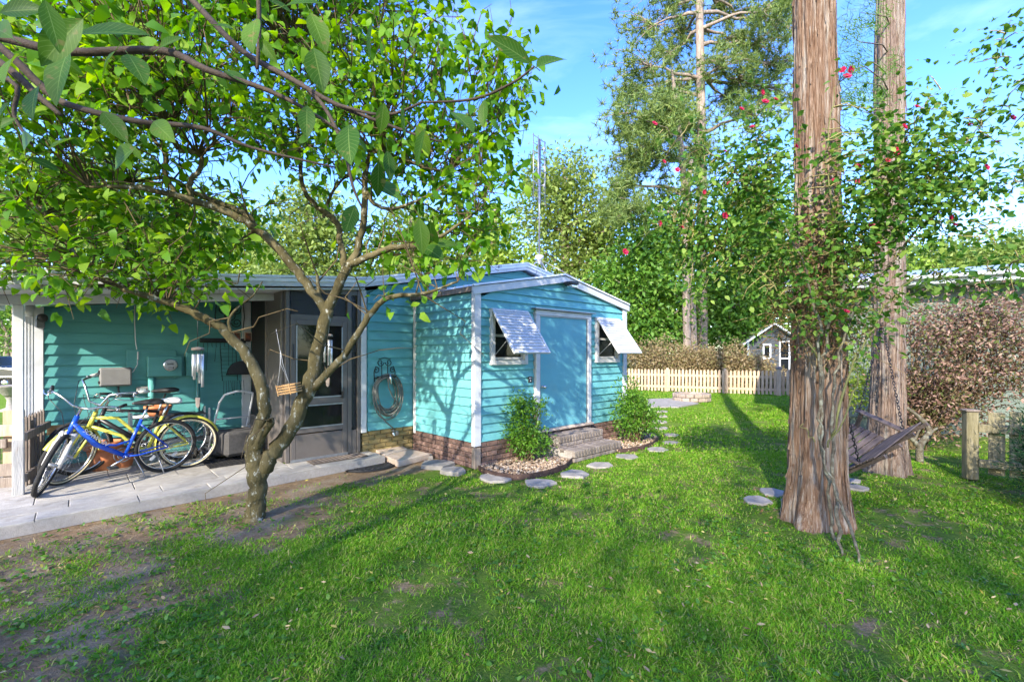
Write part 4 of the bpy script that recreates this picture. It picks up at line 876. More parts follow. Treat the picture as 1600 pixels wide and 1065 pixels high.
    pt('chainring', MB().torus(bb + Vector((0, -.05, 0)), (0, 1, 0), .085, .006, 28, 5).torus(bb + Vector((0, -.05, 0)), (0, 1, 0), .05, .006, 20, 5), MT['steel'])
    pt('kickstand', MB().tube([bb + Vector((-.08, .04, -.02)), Vector((bb.x - .13, .12, .13)), Vector((bb.x - .16, .20, .012 + .2 * math.sin(-lean) * 0))], .008, 6), MT['steel'])
    if st.get('text'):
        cu = bpy.data.curves.new('lettering', 'FONT'); cu.body = st['text']; cu.size = .062; cu.extrude = .0005; cu.align_x = 'CENTER'; cu.align_y = 'CENTER'; cu.shear = .15
        tmp = bpy.data.objects.new('lettering_source', cu); lme = bpy.data.meshes.new_from_object(tmp); bpy.data.objects.remove(tmp); lme.materials.clear(); lme.materials.append(MT['white']); to = ob('lettering', lme, fo)
        p0 = hb + ax * .10; dt = (bb - p0).normalized(); xx = dt if st.get('side', 1) > 0 else -dt; zz = Vector((0, st.get('side', 1), 0)); yy = zz.cross(xx)
        Mx = Matrix((xx, yy, zz)).transposed().to_4x4(); Mx.translation = p0 + (bb - p0) * .40 + Vector((0, st.get('side', 1) * .0305, .003)); to.matrix_local = Mx
    return t
blue = noisy('metallic_blue_bike_paint', [(.006, .045, .36), (.01, .075, .50), (.03, .14, .62)], scale=5, rough=.25, bump=0, spec=.6)
yel = noisy('pale_yellow_bike_paint', [(.50, .46, .06), (.62, .58, .09)], scale=5, rough=.35, bump=0, spec=.5)
silv = noisy('scuffed_silver_fork', [(.42, .40, .38), (.62, .60, .58)], scale=14, rough=.4, bump=.05)
cream = noisy('cream_tyre_wall', [(.50, .42, .26), (.62, .54, .36)], scale=14, rough=.8, bump=.1)
cork = noisy('cork_grip', [(.55, .50, .42), (.66, .62, .55)], scale=40, rough=.8, bump=.1)
blackp = noisy('black_bike_paint', [(.012, .012, .014), (.025, .025, .028)], scale=10, rough=.35, bump=0)
gz1 = PZ + .006
bicycle('blue step-through bicycle with silver fork, nearest the camera on the patio', G(262, 736, gz1), G(62, 772, gz1), R(-7), R(64), dict(paint=blue, forkpaint=silv, susp=True, style='step', tyre=MT['rubber'], text='SCHWINN', side=1, bar=(.07, .10, .30), saddle_h=.87, crank=-.5, wb=1.10))
bicycle('pale yellow cruiser bicycle with cream tyres in the middle of the three', G(300, 729, gz1), G(96, 756, gz1), R(-6), R(48), dict(paint=yel, style='cruiser', tyre=MT['rubber'], wall=cream, fender=True, grip=cork, bar=(.20, .20, .30), saddle=plain('white_saddle_cover', (.75, .74, .73), .5), saddle_h=.86, crank=.4, wb=1.14))
bicycle('black mountain bicycle at the back against the turquoise wall', H(-2.95, LV - .52, gz1), H(-4.02, LV - .62, gz1), R(4), R(12), dict(paint=blackp, style='diamond', tyre=MT['rubber'], bar=(.05, .06, .30), saddle_h=.95, crank=1.0, wb=1.06))

# ------------------------------------------------------------------ roof antenna
an = thing('roof_antenna', 'tall thin grid television antenna on a tripod on the roof', 'antenna', H(3.3, 1.9, 3.20), HA); an.scale = (1, 1, 1.12)
ob('mast', MB().tube([(0, 0, .35), (0, 0, 2.72)], .018, 8), an, mat=MT['steel']); ob('joint_cap', MB().lathe([(0, .48), (.09, .46), (.10, .42), (.04, .38), (.03, .3)], n=12), an, mat=MT['white'])
for a in (20, 140, 260): ob('tripod_leg', MB().tube([(0, 0, .42), (.36 * math.cos(R(a)), .36 * math.sin(R(a)), .02 - .0 * a)], .014, 6), an, mat=MT['steel'])
ob('guy_wire', MB().tube([(0, 0, .4), (-.9, -.75, -.12)], .006, 4), an, mat=MT['steel']); ob('guy_wire', MB().tube([(0, 0, .4), (.9, -.75, -.15)], .006, 4), an, mat=MT['steel'])
gm_ = MB()
for s in (-1, 1):
    for x in (.10, .26): gm_.tube([(s * x * .9, .05 * s, 1.5), (s * x * .9, .05 * s, 2.75)], .009, 4)
for z in np.linspace(1.55, 2.72, 9): gm_.tube([(-.26, -.05, z), (.26, .05, z)], .007, 4)
for z in (1.8, 2.15, 2.5): gm_.tube([(-.02, -.14, z - .14), (.02, -.14, z + .14)], .008, 4).tube([(0, 0, z), (0, -.14, z)], .008, 4)
ob('reflector_grid', gm_, an, mat=MT['steel'])
# ------------------------------------------------------------------ foliage tools
def unit(a): return a / np.maximum(np.linalg.norm(a, axis=1, keepdims=True), 1e-9)
def leaf_mesh(name, c, ax, up, L, ratio, mat, six=True, bend=.15, fold=.18):
    """c, ax, up (N,3); one island per leaf"""
    N = len(c); ax = unit(ax); s = unit(np.cross(ax, up)); n = np.cross(s, ax); L = L[:, None]; w = L * ratio * .5
    if six:
        p0 = c; m1 = c + ax * L * .36 - n * L * bend * .1; m2 = c + ax * L * .72 - n * L * bend * .5; tip = c + ax * L - n * L * bend
        v = np.stack([p0, m1 - s * w + n * w * fold * 2, m1 + s * w + n * w * fold * 2, m2 - s * w * .72 + n * w * fold, m2 + s * w * .72 + n * w * fold, tip], 1).reshape(-1, 3)
        f = np.array([(0, 2, 1), (1, 2, 4), (1, 4, 3), (3, 4, 5)]); k = 6
    else:
        m1 = c + ax * L * .45
        v = np.stack([c, m1 + s * w, c + ax * L - n * L * bend, m1 - s * w + n * w * fold], 1).reshape(-1, 3)
        f = np.array([(0, 1, 2), (0, 2, 3)]); k = 4
    F = (f[None] + (np.arange(N) * k)[:, None, None]).reshape(-1, 3)
    return np_mesh(name, v, F, mat)
def blade_mesh(name, c, d, L, w, mat):       # thin pointed needles
    N = len(c); d = unit(d); s = unit(np.cross(d, RNG.normal(size=(N, 3)))); w = np.broadcast_to(w, (N,))[:, None]
    v = np.stack([c - s * w * .5, c + s * w * .5, c + d * L[:, None]], 1).reshape(-1, 3)
    return np_mesh(name, v, np.arange(3 * N).reshape(-1, 3), mat)
def clumps_in(ells, n, rng, shell=.35):
    """n clump centres spread over ellipsoids (centre, radii), denser to the outside"""
    vol = np.array([np.prod(r) ** .8 for _, r in ells]); pick = rng.choice(len(ells), n, p=vol / vol.sum()); d = unit(rng.normal(size=(n, 3))); t = (shell + (1 - shell) * rng.random(n)) ** .6
    return np.array([np.array(ells[i][0]) + np.array(ells[i][1]) * d[k] * t[k] for k, i in enumerate(pick)])
def spread(cl, per, cr, rng, flat=.7):
    c = np.repeat(cl, per, 0); return c + rng.normal(size=c.shape) * np.array([cr, cr, cr * flat])
def limb_pts(a, b, sag, rng, n=5, wob=.06):
    a, b = Vector(a), Vector(b); L = (b - a).length; o = []
    for i in range(n + 1):
        t = i / n; o.append(a.lerp(b, t) + Vector((rng.normal() * wob * L * math.sin(math.pi * t), rng.normal() * wob * L * math.sin(math.pi * t), math.sin(math.pi * t) * sag * L + rng.normal() * wob * .5 * L * math.sin(math.pi * t))))
    return o
def resample(pts, rad, k):
    """Catmull-Rom refine"""
    P_ = [Vector(p) for p in pts]; o = []; r = []
    for i in range(len(P_) - 1):
        p0, p1, p2, p3 = P_[max(i - 1, 0)], P_[i], P_[i + 1], P_[min(i + 2, len(P_) - 1)]
        for j in range(k):
            t = j / k; o.append(.5 * ((2 * p1) + (p2 - p0) * t + (2 * p0 - 5 * p1 + 4 * p2 - p3) * t * t + (3 * p1 - p0 - 3 * p2 + p3) * t ** 3)); r.append(rad[i] + (rad[i + 1] - rad[i]) * t)
    o.append(P_[-1]); r.append(rad[-1]); return o, r
def tree(name, label, cat, base, trunk, ells, nclump, per, cr, lsize, lmat, bmat, seed, group=None, six=False, ratio=.5, flat=.7, limbs=30, up=.6, tr_seg=10, bare=0):
    """trunk: list of (Vector, radius) in world; crown from clumps of single leaves"""
    rng = np.random.default_rng(seed); base = Vector(base); t = thing(name, label, cat, base, 0, group)
    b0 = np.array(base)
    tp, trr = resample([p for p, r in trunk], [r for p, r in trunk], 4); m = MB().tube([p - base for p in tp], trr, tr_seg)
    tk = ob('trunk', m, t, mat=bmat)
    cl = clumps_in(ells, nclump, rng); bm = MB(); top = [p for p in tp]
    for k in range(min(limbs, nclump)):
        c = Vector(cl[k]); cand = [p for p in top if p.z < c.z + .1] or top
        a = min(cand, key=lambda p: (p - c).length + .6 * abs((c.z - p.z) - .5 * (c - p).length)); i = top.index(a); r = trr[i] * .45
        lp = limb_pts(a, c, .06, rng); bm.tube([p - base for p in lp], [r * (1 - .85 * j / 5) for j in range(6)], 5, cap=False)
    if bm.v: tag(ob('limbs', bm, tk, mat=bmat), kind='stuff')
    pos = spread(cl, per, cr, rng, flat); N = len(pos); c = np.repeat(cl, per, 0)
    ax = unit(pos - c) * .7 + rng.normal(size=(N, 3)) * .6; ax[:, 2] -= .15; upv = rng.normal(size=(N, 3)) * .55; upv[:, 2] += up
    L = lsize * rng.uniform(.65, 1.25, N); ob('crown', leaf_mesh('crown', pos - b0, ax, upv, L, ratio, lmat, six), t)
    return t

# ------------------------------------------------------------------ citrus tree in front of the house
CT = G(397, 812); crng = np.random.default_rng(42)
ct = thing('citrus_tree', 'gnarled citrus tree with forked lichen-spotted trunk in front of the house', 'tree', CT)
def pr(l): return [P(a, b, c) for a, b, c, r in l], [r for a, b, c, r in l]
stems = [
 [(397, 818, 4.53, .135), (399, 800, 4.53, .118), (402, 760, 4.52, .105), (399, 722, 4.52, .112), (396, 700, 4.5, .095), (404, 672, 4.48, .078), (414, 640, 4.46, .074), (408, 600, 4.45, .070), (386, 556, 4.45, .064), (350, 516, 4.44, .057), (310, 492, 4.42, .05), (262, 472, 4.4, .042), (215, 458, 4.3, .034), (165, 440, 4.25, .03), (118, 402, 4.2, .034), (95, 360, 4.15, .032), (52, 318, 4.1, .026), (0, 312, 4.0, .018), (-60, 300, 3.9, .012)],
 [(403, 760, 4.53, .08), (412, 728, 4.53, .095), (435, 698, 4.54, .096), (466, 650, 4.56, .092), (484, 600, 4.58, .088), (497, 545, 4.6, .080), (512, 485, 4.62, .073)],
 [(512, 492, 4.62, .06), (480, 442, 4.6, .058), (440, 395, 4.55, .055), (400, 356, 4.5, .05), (356, 332, 4.4, .045), (290, 310, 4.25, .038), (220, 294, 4.1, .028), (140, 292, 4.0, .016)],
 [(398, 362, 4.5, .042), (388, 338, 4.5, .038), (345, 318, 4.55, .034), (300, 300, 4.6, .03), (262, 278, 4.6, .026), (205, 285, 4.6, .018)],
 [(300, 312, 4.3, .032), (297, 285, 4.3, .03), (313, 262, 4.28, .028), (310, 240, 4.25, .026), (278, 232, 4.2, .022), (262, 195, 4.2, .018)],
 [(275, 305, 4.3, .03), (258, 272, 4.32, .026), (258, 240, 4.35, .025), (240, 212, 4.4, .02), (246, 150, 4.4, .014)],
 [(511, 487, 4.62, .066), (536, 430, 4.65, .058), (561, 385, 4.7, .048), (570, 320, 4.7, .04), (572, 262, 4.7, .033), (590, 236, 4.7, .028), (640, 254, 4.75, .022), (700, 270, 4.8, .012)],
 [(572, 300, 4.7, .032), (590, 322, 4.65, .025), (625, 324, 4.6, .02), (680, 300, 4.5, .012)],
 [(540, 425, 4.66, .045), (532, 380, 4.8, .04), (524, 345, 4.9, .036), (480, 306, 4.9, .03), (468, 250, 4.9, .024), (466, 180, 4.9, .016), (470, 100, 4.8, .01)],
 [(545, 415, 4.66, .048), (582, 398, 4.6, .043), (616, 386, 4.5, .037), (655, 383, 4.4, .03), (700, 362, 4.3, .02), (745, 330, 4.25, .011)],
 [(490, 605, 4.56, .052), (528, 566, 4.5, .044), (560, 520, 4.45, .040), (585, 482, 4.4, .036), (612, 463, 4.35, .03), (660, 459, 4.3, .021), (715, 440, 4.3, .011)],
 [(396, 705, 4.48, .06), (410, 680, 4.42, .05), (421, 662, 4.36, .046), (424, 656, 4.345, .043)],
 [(362, 522, 4.44, .02), (358, 500, 4.42, .017), (372, 480, 4.4, .014), (395, 462, 4.38, .009), (410, 440, 4.36, .006)],
 [(500, 470, 4.62, .025), (497, 445, 4.6, .022), (496, 430, 4.6, .018)],
 [(505, 340, 4.9, .024), (520, 300, 4.9, .018), (545, 270, 4.9, .012)]]
tm = MB(); nodes = []
for i, s in enumerate(stems):
    p, r = pr(s); p, r = resample(p, r, 5)
    wob = [Vector((crng.normal(), crng.normal(), crng.normal())) * rr * .10 for rr in r]
    tm.tube([a - CT + w for a, w in zip(p, wob)], [q * .77 * crng.uniform(.95, 1.05) for q in r], 12)
    nodes += [(a, q) for a, q in zip(p, r) if q < .05]
trunk_o = ob('trunk', tm, ct, mat=MT['bark_citrus'])
cells = [(P(640, 215, 4.7), (1.15, 1.1, 1.30)), (P(690, 340, 4.4), (.75, .8, .55)), (P(360, 150, 4.4), (1.7, 1.4, 1.0)), (P(70, 350, 4.15), (1.0, 1.0, .70)), (P(225, 425, 4.3), (.8, .7, .32)), (P(90, 140, 4.0), (1.1, 1.1, .9)), (P(450, -90, 4.6), (2.0, 1.4, .8)), (P(600, 440, 4.3), (.45, .5, .22)), (P(400, 450, 4.3), (.35, .4, .25)), (P(200, -150, 4.3), (1.8, 1.4, .8)), (P(780, 140, 4.7), (.35, .5, .5)), (P(300, 365, 4.9), (.8, .5, .3))]
cl = clumps_in(cells, 1150, crng, .10)
qx = cl[:, 0] * FPX / cl[:, 1] + 800; qy = HZ - (cl[:, 2] - CH) * FPX / cl[:, 1]
gap = ((qx - 400) / 65) ** 2 + ((qy - 275) / 32) ** 2 < 1; gap |= ((qx - 620) / 45) ** 2 + ((qy - 320) / 45) ** 2 < 1; gap |= (qx > 822) | ((qx > 470) & (qx < 580) & (qy > 455))
tn = np.array([(a.x * FPX / a.y + 800, HZ - (a.z - CH) * FPX / a.y, a.y) for s_ in stems for a in resample(*pr(s_), 4)[0]])   # keep most leaves off the near side of the main limbs
dl = np.sqrt((qx[:, None] - tn[None, :, 0]) ** 2 + (qy[:, None] - tn[None, :, 1]) ** 2); ni = dl.argmin(1); infront = (dl.min(1) < 34) & (cl[:, 1] < tn[ni, 2] + .12) & (crng.random(len(cl)) < .8)
cl = cl[(~gap | (crng.random(len(cl)) < .12)) & ~infront]
bm = MB(); na = np.array([tuple(a) for a, r in nodes]); tips = []
for c in cl:
    d = np.linalg.norm(na - c, axis=1) + .8 * np.maximum(0, na[:, 2] - c[2] + .1); i = int(d.argmin()); a, r = nodes[i]
    lp = limb_pts(a, c, .05, crng, 4, .10); r0 = min(r * .45, .005 + .005 * d[i]); bm.tube([p - CT for p in lp], [r0 * (1 - .8 * j / 4) for j in range(5)], 5, cap=False)
    for k in range(3):
        e = Vector(c) + Vector(crng.normal(size=3)) * .16; bm.tube([lp[3] - CT, Vector(c).lerp(e, .5) - CT + Vector((0, 0, .02)), e - CT], [.005, .004, .002], 3, cap=False)
for k in range(70):      # bare twigs
    a, r = nodes[crng.integers(len(nodes))]; e = a + Vector(crng.normal(size=3)) * .38 + Vector((0, 0, .12)); bm.tube([p - CT for p in limb_pts(a, e, .08, crng, 4, .12)], [.008, .007, .005, .004, .002], 4, cap=False)
ob('branches', bm, trunk_o, mat=MT['bark_twig'])
per = 18; pos = spread(cl, per, .14, crng, .85); N = len(pos); cc = np.repeat(cl, per, 0)
ax = unit(pos - cc) * .6 + crng.normal(size=(N, 3)) * .55; ax[:, 2] -= .25; upv = crng.normal(size=(N, 3)) * .5; upv[:, 2] += .8
ob('crown', leaf_mesh('crown', pos - np.array(CT), ax, upv, .116 * crng.uniform(.45, 1.25, N), .54, MT['leaf_citrus'], True, .3, .3), ct)

# ------------------------------------------------------------------ second citrus reaching over the camera
ct2b = Vector((-2.75, .55, 0)); nrng = np.random.default_rng(77)
ct2 = thing('overhanging_citrus', 'citrus boughs with large glossy leaves reaching in from the upper left', 'tree', ct2b)
tm = MB(); tk = [(ct2b, .11), (ct2b + Vector((.05, .05, .9)), .09), (ct2b + Vector((.0, .25, 1.7)), .075), (ct2b + Vector((.2, .5, 2.3)), .06)]
p, r = resample([a for a, b in tk], [b for a, b in tk], 4); tm.tube([q - ct2b for q in p], r, 10); t2 = ob('trunk', tm, ct2, mat=MT['bark_citrus'])
tip0 = tk[-1][0]
bs = [[(-160, 20, 1.9, .022), (0, 58, 1.75, .016), (105, 81, 1.7, .015), (252, 79, 1.65, .013), (325, 110, 1.6, .011), (420, 142, 1.6, .008), (500, 184, 1.6, .005), (560, 226, 1.6, .003)],
      [(120, -190, 2.0, .02), (300, 0, 1.85, .012), (378, 79, 1.8, .011), (451, 121, 1.75, .010), (525, 163, 1.7, .008), (625, 202, 1.65, .005), (690, 222, 1.6, .003)],
      [(-150, -40, 1.8, .022), (0, 73, 1.7, .014), (60, 130, 1.7, .0135), (105, 163, 1.7, .012), (210, 189, 1.65, .010), (315, 200, 1.6, .008), (394, 231, 1.6, .005), (525, 262, 1.6, .003)],
      [(-120, 40, 1.7, .02), (0, 98, 1.6, .013), (60, 150, 1.6, .011), (95, 180, 1.6, .006)],
      [(470, 130, 1.75, .008), (505, 165, 1.7, .007), (535, 225, 1.65, .006), (551, 290, 1.6, .005), (566, 325, 1.6, .003)],
      [(660, 160, 1.55, .003), (740, 155, 1.5, .0045), (800, 130, 1.45, .004), (835, 104, 1.42, .003)], [(525, 163, 1.7, .006), (600, 180, 1.6, .005), (660, 160, 1.55, .004)],
      [(-140, 120, 1.3, .016), (15, 125, 1.25, .006), (22, 180, 1.25, .005), (50, 225, 1.25, .003)], [(402, -60, 1.5, .008), (405, 40, 1.5, .007), (402, 108, 1.5, .005)]]
bm = MB()
for b in bs:
    p, r = pr(b); p, r = resample(p, r, 4); bm.tube([a - ct2b for a in p], r, 7)
    if b[0][0] < 0 or b[0][1] < 0: bm.tube([q - ct2b for q in limb_pts(tip0, p[0], .1, nrng, 4, .04)], [.035, .032, .028, .025, r[0]], 7)
ob('branches', bm, t2, mat=noisy('dark_near_twig_bark', [(.035, .024, .017), (.075, .055, .038)], scale=30, rough=.85, bump=.3))
# (base px, tip px, depth, width ratio)
near = [((130, 30), (55, 95), 1.0), ((118, 55), (222, 36), 1.15), ((70, 0), (95, 75), .8), ((0, 20), (62, 8), .95), ((20, 60), (-25, 30), .9), ((108, 78), (70, 150), 1.1), ((485, 20), (510, 75), 1.25), ((583, 32), (571, 95), 1.25), ((490, 75), (503, 135), 1.3), ((515, 70), (520, 110), 1.4), ((830, 100), (766, 50), 1.2), ((838, 106), (886, 80), 1.3), ((213, 230), (165, 258), 1.35), ((205, 228), (222, 250), 1.5), ((632, 160), (628, 225), 1.2), ((600, 160), (595, 208), 1.3), ((665, 200), (643, 262), 1.15), ((650, 195), (672, 240), 1.4), ((545, 195), (542, 246), 1.25), ((556, 215), (578, 238), 1.4), ((592, 252), (590, 308), 1.3), ((585, 285), (622, 300), 1.4), ((605, 235), (612, 280), 1.5), ((655, 340), (662, 395), 1.2), ((672, 345), (675, 392), 1.25), ((668, 385), (716, 376), 1.3), ((660, 385), (690, 398), 1.3), ((757, 155), (752, 196), 1.4), ((705, 175), (742, 196), 1.4), ((420, 0), (455, 14), 1.1), ((445, 10), (498, -5), 1.0), ((15, 160), (-20, 215), 1.1), ((25, 185), (-15, 200), 1.2), ((45, 245), (95, 265), 1.2), ((120, 215), (68, 228), 1.3), ((110, 210), (135, 235), 1.4), ((300, 195), (330, 225), 1.6), ((240, 190), (262, 212), 1.6), ((430, 145), (455, 178), 1.6), ((350, 110), (385, 125), 1.6), ((480, 165), (478, 210), 1.5), ((405, 60), (430, 95), 1.4), ((400, 30), (385, 70), 1.45), ((310, 20), (290, 52), 1.7), ((330, 40), (362, 38), 1.7), ((52, 215), (20, 240), 1.2), ((180, 80), (150, 120), 1.5), ((160, 175), (195, 215), 1.6), ((60, 135), (35, 175), 1.5), ((90, 85), (128, 118), 1.3), ((30, 85), (-10, 120), 1.2), ((250, 75), (285, 50), 1.6), ((200, 85), (225, 120), 1.5), ((555, 320), (540, 360), 1.5)]
lv = MB(); luv = []
for (bx, by), (tx, ty), Y in near:
    a, b = P(bx, by, Y), P(tx, ty, Y * nrng.uniform(.93, 1.07)); L = (b - a).length; d = (b - a).normalized(); n0 = Vector((nrng.normal() * .35, -.8, .55 + nrng.normal() * .3)); s = d.cross(n0).normalized(); n_ = s.cross(d); w = L * nrng.uniform(.36, .48) / 2; rows = []
    for t, ww in ((0, .02), (.12, .42), (.28, .82), (.45, 1), (.62, .93), (.78, .66), (.9, .34), (1, .01)):
        cpt = a + d * L * t - n_ * L * .16 * t * t; cup = w * ww * .28
        rows.append([cpt - s * w * ww + n_ * cup, cpt - s * w * ww * .5 + n_ * cup * .42, cpt, cpt + s * w * ww * .5 + n_ * cup * .42, cpt + s * w * ww + n_ * cup])
    lv.add([q - ct2b for r_ in rows for q in r_], [(i * 5 + k, i * 5 + k + 1, i * 5 + 6 + k, i * 5 + 5 + k) for i in range(7) for k in range(4)], True); luv += [(k / 4, tv) for tv in (0, .12, .28, .45, .62, .78, .9, 1) for k in range(5)]
    if nrng.random() < .9: lv.tube([a - ct2b, a - d * .03 - ct2b], .0012, 3); luv += [(.5, 0)] * 6
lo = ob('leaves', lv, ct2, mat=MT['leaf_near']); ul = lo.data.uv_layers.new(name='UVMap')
for lp in lo.data.loops: ul.data[lp.index].uv = luv[lp.vertex_index]

# ------------------------------------------------------------------ cypress trunks
def cypress(name, label, base, rad, lean, mat, seed, zmax=19, detail=6.0):
    rng = np.random.default_rng(seed); base = Vector((base[0], base[1], 0)); t = thing(name, label, 'tree', base); na = 210
    zs = np.concatenate([np.linspace(-.1, detail, int(detail * 42)), np.linspace(detail, zmax, 24)[1:]]); th = np.linspace(0, 2 * np.pi, na, endpoint=False); Z, T = np.meshgrid(zs, th, indexing='ij')
    r = np.interp(Z, [a for a, b in rad], [b for a, b in rad])
    lob = np.exp(-np.maximum(Z, 0) / .45) * (.11 * np.sin(5 * T + seed) + .08 * np.sin(3 * T + 2.1 + seed) + .05 * np.sin(9 * T)); lob += .035 * np.sin(3 * T + 1 + Z * .3) + .02 * np.sin(7 * T + Z * .5)
    per = 40.0      # vertical fibres, periodic round the trunk
    def rn(k, sz, off): return np.abs(2 * vnoise_p(T / (2 * np.pi) * k, Z * sz + off, k) - 1)
    fib = .020 * (1 - rn(30, .9, 3)) ** 2 + .012 * (1 - rn(58, 1.4, 9)) ** 2 + .006 * (1 - rn(97, 2.6, 50)) ** 2 + .005 * rn(20, 5, 30)
    r = r * (1 + lob) + fib - .014
    x = r * np.cos(T) + lean[0] * Z + .02 * np.sin(Z * .8); y = r * np.sin(T) + lean[1] * Z
    v = np.stack([x, y, Z], -1).reshape(-1, 3); nz_ = len(zs); i, j = np.meshgrid(np.arange(nz_ - 1), np.arange(na), indexing='ij'); j2 = (j + 1) % na
    f = np.stack([i * na + j, i * na + j2, (i + 1) * na + j2, (i + 1) * na + j], -1).reshape(-1, 4)
    tk_ = ob('trunk', np_mesh('trunk', v, f, mat, True), t)
    g_ = v.reshape(nz_, na, 3); nd_ = int(detail * 42); sm_ = MB()
    for k in range(420):
        i0 = int(rng.integers(4, nd_ - 30)); m_ = int(rng.integers(6, 24)); j0 = int(rng.integers(na)); wd_ = int(rng.integers(1, 4)); lift = rng.uniform(.006, .022); pts_ = []
        for q in range(0, m_, 2):
            tq = q / m_; a_ = g_[i0 + q, j0]; b_ = g_[i0 + q, (j0 + wd_) % na]; c_ = np.array([lean[0] * a_[2], lean[1] * a_[2], a_[2]]); no = a_ - c_; no = no / np.linalg.norm(no); h_ = .004 + lift * (abs(2 * tq - 1) ** 2) * (1 if k % 2 else tq); nw = .5 + .5 * math.sin(math.pi * min(1, tq + .12)); md = (a_ + b_) / 2
            pts_ += [tuple(md + (a_ - md) * nw + no * h_), tuple(md + (b_ - md) * nw + no * h_ * .6)]
        sm_.add(pts_, [(2 * q, 2 * q + 1, 2 * q + 3, 2 * q + 2) for q in range(len(pts_) // 2 - 1)])
    tag(ob('bark_strips', sm_, tk_, mat=mat), kind='stuff')
    ells = [((lean[0] * z, lean[1] * z, z), (1.7, 1.7, 1.2)) for z in (14, 15.5, 17, 18.5)]
    cl = clumps_in(ells, 150, rng, .2); bm = MB()
    if seed == 4:
        ex = np.array([tuple(P(a, b, c_) - base) for a, b, c_ in ((1335, 60, 5.6), (1345, 20, 5.7), (1352, 95, 5.6), (1340, 130, 5.5), (1330, 165, 5.5), (1352, 170, 5.7), (1322, 110, 5.4), (1360, 40, 5.8), (1362, 140, 5.8), (1425, 60, 6.2), (1430, 90, 6.2))]); ex = ex[:9]; tf = np.repeat(np.concatenate([ex + rng.normal(size=ex.shape) * .10 for _ in range(7)]), 30, 0); dd = rng.normal(size=tf.shape) * .5 + np.array([-.5, 0, .25]); st_ = tf + rng.normal(size=tf.shape) * .06; ob('feathery_spray', blade_mesh('feathery_spray', st_, dd, rng.uniform(.07, .16, len(tf)), .008, MT['leaf_green']), t)
        for c in ex: bm.tube(limb_pts(Vector((lean[0] * c[2], lean[1] * c[2], c[2] + .25)), c, .05, rng, 3, .05), [.012, .009, .006, .003], 4, cap=False)
    for c in cl[:60]: bm.tube(limb_pts(Vector((lean[0] * c[2], lean[1] * c[2], c[2] - .5)), c, .05, rng, 3, .05), [.05, .035, .02, .008], 5, cap=False)
    tag(ob('limbs', bm, t, mat=mat), kind='stuff'); pos = spread(cl, 40, .30, rng, .5); N = len(pos); ax = rng.normal(size=(N, 3)); ob('crown', leaf_mesh('crown', pos, ax, rng.normal(size=(N, 3)), .16 * rng.uniform(.7, 1.3, N), .25, MT['leaf_green'], False), t)
    return t
def vnoise_p(x, y, per):
    xi = np.floor(x).astype(int); yi = np.floor(y).astype(int); fx = x - xi; fy = y - yi; fx = fx * fx * (3 - 2 * fx); fy = fy * fy * (3 - 2 * fy); t = lambda a, b: _tab[(a % per) % 256, b % 256]
    return (t(xi, yi) * (1 - fx) + t(xi + 1, yi) * fx) * (1 - fy) + (t(xi, yi + 1) * (1 - fx) + t(xi + 1, yi + 1) * fx) * fy
b1 = G(1276, 826); b1.y += .18; b1.x = (1276 - 800) * b1.y / FPX
cyp1 = cypress('cypress_tree', 'thick red-brown cypress trunk with climbing rose, nearest the camera', b1, [(-.1, .31), (.05, .285), (.25, .25), (.5, .23), (.9, .22), (1.6, .212), (2.6, .188), (4.7, .162), (8, .14), (19, .05)], (-.002, 0), MT['bark_cyp'], 1)
b2 = G(1384, 742); b2.y += .18; b2.x = (1384 - 800) * b2.y / FPX
cyp2 = cypress('cypress_tree', 'grey-brown cypress trunk behind the porch swing', b2, [(-.1, .27), (.05, .25), (.3, .215), (.6, .195), (1.2, .172), (2.0, .164), (3, .16), (6, .15), (9, .12), (19, .05)], (.012, 0), MT['bark_cyp2'], 4)

